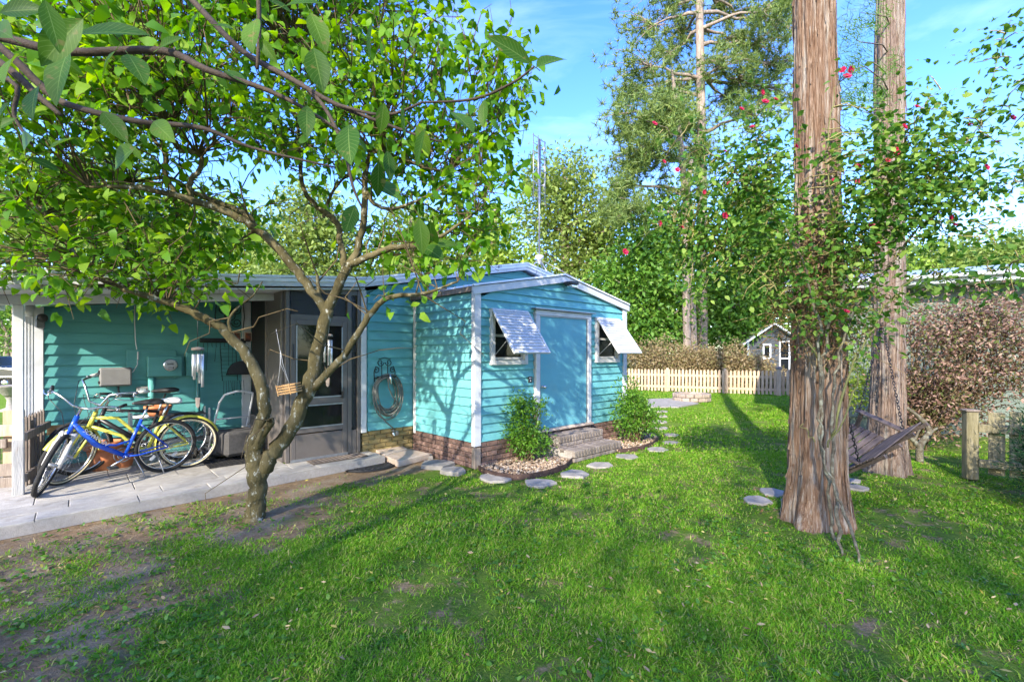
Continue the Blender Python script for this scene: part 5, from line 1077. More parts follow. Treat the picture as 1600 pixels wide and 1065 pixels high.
# ------------------------------------------------------------------ climbing rose
RB = Vector((b1.x + .25, b1.y - .30, 0)); rrng = np.random.default_rng(19)
rose = thing('climbing_rose', 'climbing rose with crimson flowers scrambling over the cypress trunks', 'rose', RB)
canes = [[(1348, 893, 3.55, .014), (1318, 800, 3.75, .013), (1290, 720, 3.92, .013), (1283, 640, 3.98, .013), (1288, 560, 4.0, .013), (1310, 470, 3.98, .012), (1360, 380, 3.9, .010), (1440, 300, 3.75, .008), (1530, 200, 3.6, .006), (1625, 100, 3.4, .004)],
 [(1302, 840, 3.92, .019), (1296, 780, 3.95, .018), (1285, 690, 3.98, .017), (1282, 600, 4.0, .015), (1278, 500, 4.0, .013), (1240, 380, 4.0, .011), (1160, 280, 4.1, .008), (1085, 225, 4.2, .005), (1030, 200, 4.25, .003)],
 [(1318, 880, 3.72, .016), (1308, 800, 3.85, .016), (1302, 700, 3.95, .017), (1303, 600, 3.98, .016), (1330, 500, 3.95, .013), (1400, 400, 3.85, .01), (1480, 320, 3.7, .007), (1560, 290, 3.5, .004), (1610, 270, 3.4, .003)],
 [(1300, 680, 3.95, .012), (1330, 580, 3.9, .011), (1385, 480, 3.8, .010), (1440, 425, 3.7, .007), (1500, 440, 3.55, .005), (1560, 420, 3.45, .004), (1615, 395, 3.4, .003)],
 [(1278, 560, 4.0, .010), (1220, 460, 4.05, .008), (1130, 380, 4.15, .006), (1040, 350, 4.2, .004), (985, 390, 4.25, .002)],
 [(1300, 450, 3.98, .010), (1300, 330, 3.95, .008), (1290, 220, 3.9, .006), (1310, 130, 3.85, .003)],
 [(1360, 400, 3.9, .008), (1400, 260, 3.85, .006), (1440, 170, 3.8, .004), (1470, 140, 3.75, .002)],
 [(1530, 205, 3.6, .004), (1560, 90, 3.5, .003), (1580, 30, 3.45, .002)], [(1600, 130, 3.45, .004), (1605, 230, 3.4, .003), (1565, 330, 3.4, .002), (1530, 370, 3.4, .0015)],
 [(1290, 700, 3.95, .010), (1340, 600, 3.9, .008), (1330, 570, 3.9, .006)], [(1272, 690, 3.93, .006), (1250, 660, 3.9, .004)], [(1200, 320, 4.1, .006), (1180, 200, 4.1, .004), (1195, 140, 4.1, .002)]]
bm = MB(); lich = MB(); rn = []
for i, c in enumerate(canes):
    p, r = pr(c); p, r = resample(p, r, 6); (lich if i < 3 else bm).tube([a - RB + Vector(rrng.normal(size=3)) * .012 for a in p], [q * .75 * rrng.uniform(.75, 1.3) for q in r], 7); rn += [a for a in p if a.z > 1.7]
ob('old_cane', lich, rose, mat=MT['bark_lichen']); ob('cane', bm, rose, mat=noisy('green_brown_cane', [(.10, .10, .03), (.17, .17, .06)], scale=14, rough=.7, bump=.2))
ells = [(P(1150, 335, 4.2), (.62, .5, .62)), (P(1230, 430, 4.1), (.45, .4, .55)), (P(1110, 410, 4.25), (.38, .4, .42)), (P(1190, 260, 4.1), (.5, .4, .45)), (P(1390, 260, 3.85), (.5, .45, .5)), (P(1430, 330, 3.8), (.42, .4, .45)), (P(1340, 350, 3.95), (.35, .4, .5)), (P(1480, 270, 3.7), (.35, .35, .42)), (P(1290, 480, 3.95), (.35, .35, .45)), (P(1060, 350, 4.2), (.25, .3, .3))]
cl = clumps_in(ells, 700, rrng, .05); tw = MB(); ra = np.array([tuple(a) for a in rn])
cane_cl = np.array([tuple(rn[k] + Vector(rrng.normal(size=3)) * .09) for k in rrng.choice(len(rn), 190)])
cl = np.concatenate([cl, cane_cl])
qx = cl[:, 0] * FPX / cl[:, 1] + 800; qy = HZ - (cl[:, 2] - CH) * FPX / cl[:, 1]
front_trunk = (qx > 1238) & (qx < 1312) & (cl[:, 1] < b1.y) & (rrng.random(len(cl)) < .75); cl = cl[~(front_trunk | ((qx > 1150) & (qx < 1250) & (qy > 470) & (rrng.random(len(cl)) < .9)))]
for c in cl:
    i = int(np.linalg.norm(ra - c, axis=1).argmin()); lp = limb_pts(ra[i], c, .08, rrng, 3, .08); tw.tube([a - RB for a in lp], [.0055, .0045, .0035, .002], 4, cap=False)
tag(ob('twigs', tw, rose, mat=noisy('rose_twig', [(.17, .15, .05), (.30, .25, .10)], scale=20, rough=.7, bump=.1)), kind='stuff')
per = 15; pos = spread(cl, per, .095, rrng, .75); N = len(pos); ax = unit(pos - np.repeat(cl, per, 0)) + rrng.normal(size=(N, 3)) * .4; ax[:, 2] -= .2; upv = rrng.normal(size=(N, 3)) * .5; upv[:, 2] += .8
ob('leaves', leaf_mesh('leaves', pos - np.array(RB), ax, upv, .055 * rrng.uniform(.5, 1.3, N), .62, MT['leaf_rose'], True, .12), rose)
n = 900; a = rrng.uniform(0, 6.28, n); z = 1.55 + 1.25 * rrng.beta(2, 2, n); rad = .23 + np.abs(rrng.normal(size=n)) * .09
st0 = np.stack([b1.x + rad * np.cos(a), b1.y + rad * np.sin(a), z], 1); dm = MB()
for k in range(n):
    e = Vector(st0[k]) + Vector(rrng.normal(size=3)) * .17; q_ = rrng.uniform(.6, 2.0); dm.tube([Vector(st0[k]) - RB, (Vector(st0[k]) + e) / 2 - RB + Vector(rrng.normal(size=3)) * .03, e - RB], [.003 * q_, .003 * q_, .0015 * q_], 3, cap=False)
ob('dry_stems', dm, rose, mat=MT['leaf_dry'])
flowers = [(1317, 110), (1328, 109), (1323, 121), (1191, 145), (1195, 160), (1212, 156), (1158, 171), (1175, 199), (1022, 194), (1037, 253), (1058, 266), (1132, 237), (1343, 260), (1303, 283), (1341, 284), (1387, 251), (1399, 237), (1412, 237), (1412, 199), (1558, 223), (1514, 196), (1432, 168), (1484, 341), (1540, 262), (1449, 291), (1371, 381), (1361, 351), (1030, 349), (1064, 355), (976, 394), (1134, 336), (1140, 288), (1188, 313), (1243, 229), (1322, 487), (1581, 185), (1492, 352), (1100, 300)]
ra = np.array([tuple(a) for a in rn]); ftw = MB()
for k, (px, py) in enumerate(flowers):
    Y = 3.62 if px > 1470 else (3.78 if px > 1240 else 4.05); c = P(px, py, Y); s = rrng.uniform(.014, .024); m = MB()
    for ring, (np_, rr, el) in enumerate(((5, 1.25, 25), (5, .9, 50), (4, .5, 75))):
        for q in range(np_):
            a0 = 2 * math.pi * q / np_ + ring * .6; d = Vector((math.cos(a0) * math.cos(R(el)), math.sin(a0) * math.cos(R(el)), math.sin(R(el)))); sd = Vector((-math.sin(a0), math.cos(a0), 0)); upn = sd.cross(d) * -1
            w = s * rr * .62; L = s * rr * 1.15
            m.add([Vector(), d * L * .5 - sd * w + upn * s * .12, d * L * .5 + sd * w + upn * s * .12, d * L - sd * w * .6, d * L + sd * w * .6, d * L * 1.08], [(0, 1, 2), (1, 3, 4, 2), (3, 5, 4)])
    m.ball((0, 0, s * .25), s * .42, 8)
    Rm = Vector((rrng.normal() * .5, -1, .5 + rrng.normal() * .5)).to_track_quat('Z', 'Y').to_matrix().to_4x4(); m.xf(Rm)
    o = ob('blossom', m, rose, c - RB, mat=MT['petal']); i = int(np.linalg.norm(ra - np.array(c), axis=1).argmin())
    ftw.tube([p - RB for p in limb_pts(ra[i], c, .1, rrng, 3, .05)], [.003, .0025, .002, .002], 4, cap=False)
tag(ob('flower_stalks', ftw, rose, mat=MT['bark_twig']), kind='stuff')
# ------------------------------------------------------------------ shrubs by the shed and right side
def shrub(name, label, base, ells, ncl, per, cr, ls, mat, seed, group=None, stems=14, ratio=.5, six=True, smat='bark_twig', flat=.8):
    rng = np.random.default_rng(seed); base = Vector(base); t = thing(name, label, 'shrub', base, 0, group); b0 = np.array(base)
    cl = clumps_in([(Vector(c) - base, r) for c, r in ells], ncl, rng, .25); cl = cl[cl[:, 2] > .05]; m = MB()
    for k in range(min(stems, len(cl))):
        a = Vector((rng.normal() * .05, rng.normal() * .05, 0)); m.tube(limb_pts(a, cl[k], .10, rng, 4, .06), [.016, .012, .009, .006, .003], 5, cap=False)
    ob('stems', m, t, mat=MT[smat]); pos = spread(cl, per, cr, rng, flat); pos[:, 2] = np.maximum(pos[:, 2], .02); N = len(pos)
    ax = unit(pos - np.repeat(cl, per, 0)) + rng.normal(size=(N, 3)) * .6; upv = rng.normal(size=(N, 3)) * .6; upv[:, 2] += .6
    ob('foliage', leaf_mesh('foliage', pos, ax, upv, ls * rng.uniform(.6, 1.3, N), ratio, MT[mat], six, .12), t); return t
s1 = G(822, 722); shrub('round_shrub', 'leafy green shrub beside the steps, nearer the shed corner', s1, [(s1 + Vector((-.04, 0, .50)), (.31, .31, .44)), (s1 + Vector((.10, 0, .30)), (.26, .26, .25)), (s1 + Vector((-.08, .05, .92)), (.14, .14, .20)), (s1 + Vector((.14, 0, .75)), (.15, .15, .2))], 190, 22, .055, .048, 'leaf_shrub', 51, 'shrubs before the shed', 24, .42)
s2 = G(991, 692); shrub('round_shrub', 'bushy bright green shrub at the far corner of the shed', s2, [(s2 + Vector((0, 0, .50)), (.38, .38, .46)), (s2 + Vector((-.12, 0, .85)), (.20, .20, .38)), (s2 + Vector((.22, 0, .45)), (.28, .28, .3))], 210, 22, .06, .05, 'leaf_shrub', 52, 'shrubs before the shed', 24, .42)
s3 = H(4.05, .55); shrub('tall_plant', 'tall narrow green plant rising behind the far shed corner', s3, [(s3 + Vector((0, 0, 1.0)), (.22, .22, .55)), (s3 + Vector((.05, 0, .5)), (.28, .28, .4))], 70, 16, .09, .14, 'leaf_shrub', 53, None, 16, .25)
lb = Vector((6.75, 7.9, 0))
shrub('bronze_shrub', 'large bronze-pink leaved shrub in front of the neighbouring sage wall', lb, [(P(1470, 560, 7.6), (1.05, .8, 1.0)), (P(1540, 530, 7.4), (.75, .7, .95)), (P(1500, 505, 7.6), (.6, .6, .45)), (P(1425, 600, 7.7), (.35, .4, .4)), (P(1480, 640, 7.6), (.85, .6, .42)), (P(1360, 505, 8.0), (.3, .3, .35)), (P(1585, 560, 7.2), (.4, .5, .6)), (P(1560, 500, 7.3), (.5, .6, .45))], 400, 44, .125, .060, 'leaf_bronze', 54, None, 150, .42)
gb = Vector((5.55, 8.9, 0)); shrub('green_bush', 'yellow-green bush between the two cypress trunks', gb, [(P(1335, 580, 8.9), (.45, .4, .5)), (P(1350, 610, 8.9), (.5, .4, .3))], 90, 20, .09, .06, 'leaf_yellowgreen', 55)
cf = Vector((5.62, 4.7, 0))
crn = np.random.default_rng(61); cft = thing('dark_conifer', 'dark green juniper bush at the right picture edge', 'shrub', cf); cl = clumps_in([((.15, 0, .75), (.55, .5, .55)), ((.25, 0, .35), (.6, .5, .4)), ((.3, 0, 1.15), (.35, .35, .45))], 260, crn, .3); cl = cl[cl[:, 2] > .04]
m = MB(); [m.tube(limb_pts((.2, 0, 0), c, .05, crn, 3, .05), [.02, .014, .008, .003], 5, cap=False) for c in cl[:50]]; ob('stems', m, cft, mat=MT['bark_twig'])
pos = spread(cl, 60, .075, crn, .9); d = unit(pos - np.repeat(cl, 60, 0)) + crn.normal(size=pos.shape) * .4; d[:, 2] += .35; ob('foliage', blade_mesh('foliage', pos, d, crn.uniform(.04, .09, len(pos)), .011, MT['needle_dark']), cft)

# ------------------------------------------------------------------ porch swing between the cypress trunks
SL = Vector((b2.x - b1.x, b2.y - b1.y, 0)).normalized(); sw0 = P(1352, 688, 5.45)
swing = thing('porch_swing', 'dark stained slatted porch swing hanging tilted between the cypress trunks', 'swing', (sw0.x, sw0.y, sw0.z - .22)); srz = R(27); swing.rotation_euler = (R(24), R(-17), srz); swing.scale = (.86, .86, .86)
# local: x along length, +y front (faces the back lawn)
for i in range(5): ob('seat_slat', MB().box((0, .08 + i * .085, .06 + .0 * i), (1.16, .072, .02), bev=.003), swing, mat=MT['swing'])
for i in range(5):
    z = .14 + i * .085; y = .03 - (z - .06) * .60; ob('back_slat', MB().box((0, y, z), (1.20, .018, .074), rot=Matrix.Rotation(R(31), 3, 'X'), bev=.003), swing, mat=MT['swing'])
for x in (-.54, -.18, .18, .54):
    ob('back_brace', MB().bar((x, .01, .02), (x, -.32, .56), .045, .03, (1, 0, 0)), swing, mat=MT['swing']); ob('seat_brace', MB().bar((x, .0, .035), (x, .48, .035), .04, .04), swing, mat=MT['swing'])
for x in (-.56, .56):
    ob('armrest', MB().box((x, .18, .31), (.095, .60, .022), bev=.004), swing, mat=MT['swing']); ob('arm_post', MB().box((x, .40, .17), (.05, .05, .26), bev=.004), swing, mat=MT['swing'])
def chain(name, a, b, lab):
    a, b = Vector(a), Vector(b); t = (b - a).normalized(); o_ = t.orthogonal().normalized(); n = int((b - a).length / .042); m = MB()
    for k in range(n):
        c = a + (b - a) * (k + .5) / n; sd = o_ if k % 2 else t.cross(o_); pts = [c + t * .030 * math.cos(2 * math.pi * q / 10) + sd * .012 * math.sin(2 * math.pi * q / 10) for q in range(10)]; m.tube([p - a for p in pts], .0045, 4, closed=True)
    return tag(ob(name, m, loc=a, mat=MT['iron']), lab, 'chain', 'swing chains')
bpy.context.view_layer.update(); SMx = swing.matrix_world.copy()
hk1 = Vector((b1.x, b1.y, 1.95)) + SL * .24; hk2 = Vector((b2.x, b2.y, 2.0)) - SL * .2
for hkp, x, lb_ in ((hk1, -.56, 'near'), (hk2, .56, 'far')):
    chain('chain', SMx @ Vector((x, .44, .31)), hkp, 'dark chain from the front of the %s swing arm up to the trunk' % lb_); chain('chain', SMx @ Vector((x, -.10, .33)), hkp, 'dark chain from the back of the %s swing arm up to the trunk' % lb_)

# ------------------------------------------------------------------ dead branch, right fence, neighbour's house
db = G(1438, 715); dt = thing('lichen_branch', 'forked lichen-covered dead branch standing behind the swing', 'branch', db)
m = MB()
for c in ([(1437, 722, 6.9, .05), (1438, 695, 6.9, .045), (1452, 675, 6.9, .04), (1440, 655, 6.9, .03), (1415, 635, 6.9, .018)], [(1438, 700, 6.9, .04), (1420, 680, 6.9, .03), (1405, 668, 6.9, .015)], [(1450, 678, 6.9, .025), (1465, 668, 6.9, .012)], [(1428, 690, 6.9, .02), (1437, 670, 6.9, .012)]):
    p, r = pr(c); p, r = resample(p, r, 4); m.tube([a - db for a in p], r, 8)
ob('wood', m, dt, mat=MT['bark_lichen'])
fp = G(1516, 748); ft = thing('garden_gate_fence', 'mossy wooden fence post and short board fence by the juniper', 'fence', fp); fd = Vector((.80, -.60, 0)); frz = math.atan2(fd.y, fd.x); ft.rotation_euler = (0, 0, frz)
ob('post', MB().box((0, 0, .43), (.125, .125, .86), rot=Matrix.Rotation(R(20), 3, 'Z'), bev=.012), ft, mat=MT['woodgreen']); ob('post_cap', MB().box((0, 0, .875), (.15, .15, .03), rot=Matrix.Rotation(R(20), 3, 'Z'), bev=.01), ft, mat=MT['woodgrey'])
for z in (.22, .66): ob('rail', MB().box((.62, -.03, z), (1.1, .05, .10), bev=.006), ft, mat=MT['woodgreen'])
for i in range(6): ob('board', MB().box((.24 + i * .185, .02, .47 + .01 * i), (.15, .022, .78 + .03 * i), bev=.004), ft, mat=MT['woodgreen'])
MT['sage'] = noisy('sage_green_siding', [(.085, .11, .088), (.11, .14, .112)], scale=3, stretch=(1, 1, 4), rough=.7, bump=.1, objvar=.05)
MT['metalroof'] = noisy('grey_metal_roof', [(.30, .32, .35), (.42, .45, .48)], scale=4, rough=.35, bump=.05, metal=.3)
na_, nb_ = Vector((6.6, 10.35, 0)), Vector((12.6, 7.0, 0)); nd = (nb_ - na_).normalized(); nL = (nb_ - na_).length; nrz = math.atan2(nd.y, nd.x)
nh = thing('neighbour_house', 'sage green neighbouring house with grey metal eave behind the bronze shrub', 'house', na_, nrz)
ob('wall_core', MB().box((nL / 2, 2.5, 1.45), (nL, 4.9, 2.9)), nh, mat=MT['sage'])
lap(nh, (0, .03, 0), (1, 0, 0), (0, -1, 0), nL, .25, 2.92, .17, MT['sage'])
ob('roof', MB().prism([(-.5, -.55, 3.06), (-.5, 2.5, 3.55), (-.5, 5.5, 3.06), (-.5, 5.5, 3.12), (-.5, 2.5, 3.62), (-.5, -.55, 3.12)], (nL + 1, 0, 0)), nh, mat=MT['metalroof'])
ob('fascia', MB().box((nL / 2, -.53, 3.0), (nL + 1, .03, .14)), nh, mat=MT['metalroof']); ob('gutter', MB().box((nL / 2, -.60, 3.06), (nL + 1, .11, .09), bev=.02), nh, mat=MT['metalroof']); ob('soffit', MB().box((nL / 2, -.25, 2.935), (nL + 1, .53, .02)), nh, mat=MT['white'])

# ------------------------------------------------------------------ back garden: fence, fire ring, slab, shrubs, sheds
fa, fb = Vector((4.55, 20.6, 0)), Vector((12.4, 16.6, 0)); fdv = (fb - fa).normalized(); fl_ = (fb - fa).length; fz = math.atan2(fdv.y, fdv.x)
pf_ = thing('picket_fence', 'long tan wooden picket fence across the back of the lawn', 'fence', fa, fz)
pm = [MB().box((0, 0, .47), (.085, .02, .86)).add([(-.0425, -.01, .90), (.0425, -.01, .90), (.0425, .01, .90), (-.0425, .01, .90), (-.02, -.01, .95), (.02, -.01, .95), (.02, .01, .95), (-.02, .01, .95)], [(0, 1, 5, 4), (2, 3, 7, 6), (1, 2, 6, 5), (3, 0, 4, 7), (4, 5, 6, 7)]).mesh('picket', MT['woodtan'])]
x = .06; k = 0
while x < fl_: ob('picket', pm[0], pf_, (x, -.035, random.uniform(-.02, .012))); x += .138; k += 1
for z in (.22, .70): ob('rail', MB().box((fl_ / 2, 0, z), (fl_, .04, .09)), pf_, mat=MT['woodtan'])
for x in np.arange(0, fl_ + .1, 2.2): ob('post', MB().box((x, .05, .5), (.1, .1, 1.0), bev=.01), pf_, mat=MT['woodtan'])
gp = thing('gate_post', 'stout tan gate post with rounded cap at the right of the picket fence', 'post', fa + fdv * 6.15 + Vector((.06, -.12, 0)), fz)
ob('shaft', MB().box((0, 0, .5), (.16, .16, 1.0), bev=.012), gp, mat=MT['woodtan']); ob('cap', MB().lathe([(.11, 1.0), (.12, 1.03), (.09, 1.09), (0, 1.11)], n=14), gp, mat=MT['woodgrey'])
fc = G(1085, 627); fr_ = thing('fire_ring', 'low round stone fire ring on the back lawn', 'fire pit', fc + Vector((0, .25, 0)))
for row in range(2):
    for k in range(14):
        a = 2 * math.pi * (k + .5 * row) / 14; ob('stone', MB().box((0, 0, 0), (.235, .16, .125), bev=.018), fr_, (.53 * math.cos(a), .53 * math.sin(a), .065 + row * .13), a + R(90), mat=MT['flagw'] if 'flagw' in MT else MT.setdefault('flagw', noisy('weathered_ring_stone', [(.22, .17, .13), (.36, .30, .25)], scale=9, rough=.9, bump=.4, objvar=.15)))
ob('ash_bed', MB().lathe([(0, .08), (.47, .08)], n=20), fr_, mat=MT['bedsoil'])
sq = [G(a, b) for a, b in ((1012, 624), (1052, 623), (1092, 631), (1060, 637), (1012, 637))]; tag(ob('concrete_path', MB().prism([Vector((q.x, q.y, .0)) for q in sq], (0, 0, .03)), mat=MT['concrete']), kind='structure')
for i, (px, Y, w, h, lab) in enumerate(((1005, 21.6, 1.1, 2.1, 'tan-brown shrub behind the fence nearest the turquoise shed'), (1050, 22.2, 1.3, 2.2, 'broad tan shrub behind the fence before the pine foot'), (1095, 21.4, 1.1, 1.95, 'brown shrub behind the fence under the pine trunks'), (1135, 21.0, 1.1, 2.0, 'tan shrub behind the fence right of the pines'), (1170, 20.4, .95, 1.7, 'low tan shrub behind the fence left of the grey cabin'), (1196, 19.8, .8, 1.0, 'small brown shrub behind the fence in front of the grey cabin'))):
    b = Vector(((px - 800) * Y / FPX, Y, 0)); shrub('hedge_shrub', lab, b, [(b + Vector((0, 0, h * .55)), (w, w * .8, h * .55)), (b + Vector((w * .4, 0, h * .4)), (w * .8, w * .7, h * .45)), (b + Vector((-w * .5, .1, h * .45)), (w * .6, w * .6, h * .5))], 200, 28, .16, .11, 'leaf_tan', 70 + i, 'brown shrubs behind the picket fence', 20, .55, False)
gc = Vector(((1208 - 800) * 24 / FPX, 24.0, 0)); MT['greywood'] = noisy('dark_grey_clapboard', [(.035, .04, .046), (.06, .066, .074)], scale=4, stretch=(1, 1, 4), rough=.8, bump=.15, objvar=.1)
cabin = thing('grey_cabin', 'small dark grey cabin with white trim beyond the picket fence', 'cabin', gc, R(-14)); cw = 1.18
ob('wall_core', MB().prism([(-cw + .02, .03, 0), (cw - .02, .03, 0), (cw - .02, .03, 2.2), (0, .03, 3.05), (-cw + .02, .03, 2.2)], (0, 3.0, 0)), cabin, mat=MT['greywood'])
lap(cabin, (-cw, 0, 0), (1, 0, 0), (0, -1, 0), 2 * cw, .1, 3.05, .18, MT['greywood'], [(cw - .46, cw - .14, 1.35, 2.05), (cw + .30, cw + .74, .45, 2.20)], top=lambda a: 3.05 - abs(a - cw) * .72)
for s in (-1, 1): ob('roof_slope', MB().prism([(0, -.35, 3.08), (s * (cw + .3), -.35, 3.08 - .72 * (cw + .3)), (s * (cw + .3), -.35, 3.16 - .72 * (cw + .3)), (0, -.35, 3.16)], (0, 3.8, 0)), cabin, mat=MT['roofwhite'])
for s in (-1, 1): ob('corner_board', MB().box((s * cw, 0, 1.1), (.10, .08, 2.2)), cabin, mat=MT['white'])
for x0, x1, z0, z1 in ((-.46, -.14, 1.35, 2.05), (.30, .74, .45, 2.20)):
    w = MB()
    for x in (x0, x1): w.box((x, -.03, (z0 + z1) / 2), (.07, .06, z1 - z0 + .1))
    for z in (z0, z1): w.box(((x0 + x1) / 2, -.032, z), (x1 - x0, .06, .07))
    if x0 > 0: w.box(((x0 + x1) / 2, -.032, 1.35), (x1 - x0, .06, .06))
    wo_ = ob('window' if x0 < 0 else 'door', w, cabin, mat=MT['white']); ob('pane', MB().box(((x0 + x1) / 2, .005, (z0 + z1) / 2), (x1 - x0, .01, z1 - z0)), wo_, mat=MT['glass'])
hb_ = Vector(((985 - 800) * 27 / FPX, 27.0, 0)); hh = thing('far_house', 'low far house with pale roof edge beyond the tan shrubs', 'house', hb_, R(-8))
ob('wall', MB().box((0, 2, 1.2), (4.4, 3.6, 2.4)), hh, mat=MT['sage']); ob('roof', MB().prism([(-2.6, -.3, 2.75), (2.1, -.3, 2.42), (2.1, -.3, 2.54), (-2.6, -.3, 2.9)], (0, 4.4, 0)), hh, mat=MT['roofwhite'])
ob('lean_to_roof', MB().prism([(-2.4, -.9, 2.05), (.9, -.9, 1.95), (.9, -.3, 2.35), (-2.4, -.3, 2.35)], (0, 0, .05)), hh, mat=plain('blue_tarp_roof', (.22, .42, .62), .4))
ob('awning_post', MB().box((.8, -.85, .98), (.07, .07, 1.95)), hh, mat=MT['white']); ob('window', MB().box((.2, .19, 1.3), (.8, .04, .8)), hh, mat=MT['white'])

# ------------------------------------------------------------------ left edge: car, urn
car = thing('parked_car', 'dark parked car at the left edge beyond the porch post', 'car', (-23.4, 20.6, 0), R(14)); cp = noisy('dark_blue_grey_car_paint', [(.018, .022, .03), (.03, .035, .045)], scale=3, rough=.2, bump=0, spec=.7)
prof = [(-2.3, .35), (2.3, .35), (2.35, .75), (2.15, .95), (1.2, 1.02), (.55, 1.48), (-1.2, 1.50), (-2.0, 1.05), (-2.3, .9)]
bd = MB().prism([(x, -.86, z) for x, z in prof], (0, 1.72, 0)); bo = ob('body', bd, car, mat=cp); bv = bo.modifiers.new('edge', 'BEVEL'); bv.width = .07; bv.segments = 3
for y in (-.868, .868): ob('side_window', MB().prism([(-1.75, y, 1.05), (1.0, y, 1.05), (.48, y, 1.40), (-1.15, y, 1.42)], (0, .012 if y > 0 else -.012, 0)), bo, mat=MT['glass'])
for x in (-1.4, 1.4):
    for y in (-.8, .8): w = ob('wheel', MB().torus((x, y, .33), (0, 1, 0), .23, .10, 24, 10), car, mat=MT['rubber']); ob('rim', MB().lathe([(0, -.06), (.2, -.06), (.22, .06), (0, .06)], n=18).xf(Matrix.Translation((x, y, .33)) @ Matrix.Rotation(R(90), 4, 'X')), w, mat=MT['chrome'])
ob('bumper', MB().box((2.32, 0, .48), (.12, 1.6, .16), bev=.04), car, mat=MT['black']); ob('mirror', MB().box((.75, -.98, 1.06), (.18, .14, .12), bev=.03), car, mat=MT['white']); ob('sill_strip', MB().box((0, -.88, .60), (3.6, .03, .06)), car, mat=MT['chrome'])
for y in (-.6, .6): ob('headlight', MB().box((2.27, y, .78), (.1, .3, .14), bev=.03), car, mat=MT['chrome'])
ug = G(17, 642); un = thing('garden_urn', 'grey stone garden urn at the left edge behind the board fence', 'urn', ug); ob('bowl', MB().lathe([(0, .42), (.10, .40), (.16, .45), (.34, .66), (.40, .72), (.36, .72), (.28, .6), (0, .5)], n=20), un, mat=MT['flag']); ob('foot', MB().lathe([(.22, 0), (.22, .05), (.10, .10), (.08, .30), (.12, .40)], n=16), un, mat=MT['flag'])

# ------------------------------------------------------------------ wind chimes, hanging slat basket
def chimes(label, top, n, ln, r, dep=0):
    t = thing('wind_chime', label, 'wind chime', top); ob('cord', MB().tube([(0, 0, .42), (0, 0, 0)], .003, 4), t, mat=MT['black'])
    ob('top_disc', MB().lathe([(0, .02), (.05, .012), (.055, -.012), (.0, -.016)], n=16), t, mat=MT['woodgrey'])
    for k in range(n):
        a = 2 * math.pi * k / n + .4; x, y = .038 * math.cos(a), .038 * math.sin(a); ob('tube', MB().tube([(x, y, -.05), (x, y, -ln + .035 * k)], r, 10), t, mat=MT['chime']); ob('string', MB().tube([(x, y, 0), (x, y, -.05)], .0015, 3), t, mat=MT['black'])
    ob('clapper', MB().tube([(0, 0, 0), (0, 0, -ln - .10)], .0015, 3).lathe([(0, -ln * .55), (.016, -ln * .55), (.016, -ln * .55 - .012), (0, -ln * .55 - .012)], n=10).prism([(-.022, -.002, -ln - .10), (.022, -.002, -ln - .10), (.018, -.002, -ln - .18), (0, -.002, -ln - .2), (-.018, -.002, -ln - .18)], (0, .004, 0)), t, mat=MT['woodgrey'])
MT['chime'] = noisy('brushed_aluminium_tube', [(.62, .62, .60), (.78, .78, .76)], scale=20, stretch=(1, 1, .1), rough=.35, metal=.6, bump=.02)
chimes('long silver wind chime hanging before the breaker panel', P(309, 545, 4.42), 5, .36, .012)
chimes('silver wind chime hanging in front of the storm door', P(512, 524, 5.1), 5, .36, .010)
hbk = P(452, 607, 4.45); bk = thing('slat_basket', 'small cedar slat basket hanging from a tree limb by white wires', 'basket', hbk, R(-14)); bk.rotation_euler = (R(6), R(-9), R(-14)); bk.scale = (.62, .62, .8)
for i in range(4): ob('slat', MB().box((-.05, -.06, -.045 + i * .03), (.24, .012, .018), bev=.002), bk, mat=MT['woodorange'])
for i in range(4): ob('slat', MB().box((-.05, .06, -.045 + i * .03), (.24, .012, .018), bev=.002), bk, mat=MT['woodorange'])
for i in range(4): ob('slat', MB().box((.12, 0, -.045 + i * .03), (.10, .135, .016), bev=.002), bk, mat=MT['woodorange'])
for x in (-.16, .065): ob('corner_strip', MB().box((x, -.07, 0), (.018, .012, .13)), bk, mat=MT['woodorange'])
ob('wire', MB().tube([(-.15, -.05, .06), (-.08, 0, .28), (-.02, 0, .45), (-.01, 0, .72)], .0025, 4).tube([(.06, -.05, .06), (-.02, 0, .3), (-.015, 0, .45)], .0025, 4).tube([(-.02, .05, .06), (-.06, 0, .30), (-.015, 0, .46)], .0025, 4), bk, mat=MT['white'])

# ------------------------------------------------------------------ background trees
def E(px, py, Y, rx, rz, ry=None): return (tuple(P(px, py, Y)), (rx * Y / FPX, (ry or rx) * Y / FPX, rz * Y / FPX))
def bgt(name, label, Y, tr, ells, ncl, per, cr, ls, mat, seed, bmat='bark_pine', group='background trees', limbs=30, **k):
    t = [(P(px, py, Y), r) for px, py, r in tr]; b = Vector((t[0][0].x, t[0][0].y, 0)); t = [(b - Vector((0, 0, .1)), t[0][1] * 1.2)] + t
    return tree(name, label, 'tree', b, t, [E(*(e[:2]), Y, *e[2:]) for e in ells], ncl, per, cr, ls, MT[mat], MT[bmat], seed, group, limbs=limbs, **k)
bgt('oak_tree', 'tall olive-green oak behind the roof antenna', 30, [(888, 560, .4), (884, 420, .33), (880, 320, .2), (882, 260, .08)], [(880, 280, 55, 50), (850, 330, 45, 50), (915, 350, 55, 60), (850, 420, 50, 60), (920, 440, 60, 60), (950, 370, 30, 40)], 250, 60, .60, .33, 'leaf_oak', 101, limbs=60)
bgt('broadleaf_tree', 'bright green tree filling the space right of the shed roof', 25, [(1020, 560, .3), (1015, 470, .25), (1000, 400, .12)], [(1000, 420, 55, 55), (960, 460, 45, 50), (1045, 450, 45, 70), (1030, 360, 50, 50), (985, 510, 50, 35), (1040, 520, 40, 30)], 460, 42, .50, .28, 'leaf_green', 102, limbs=60)
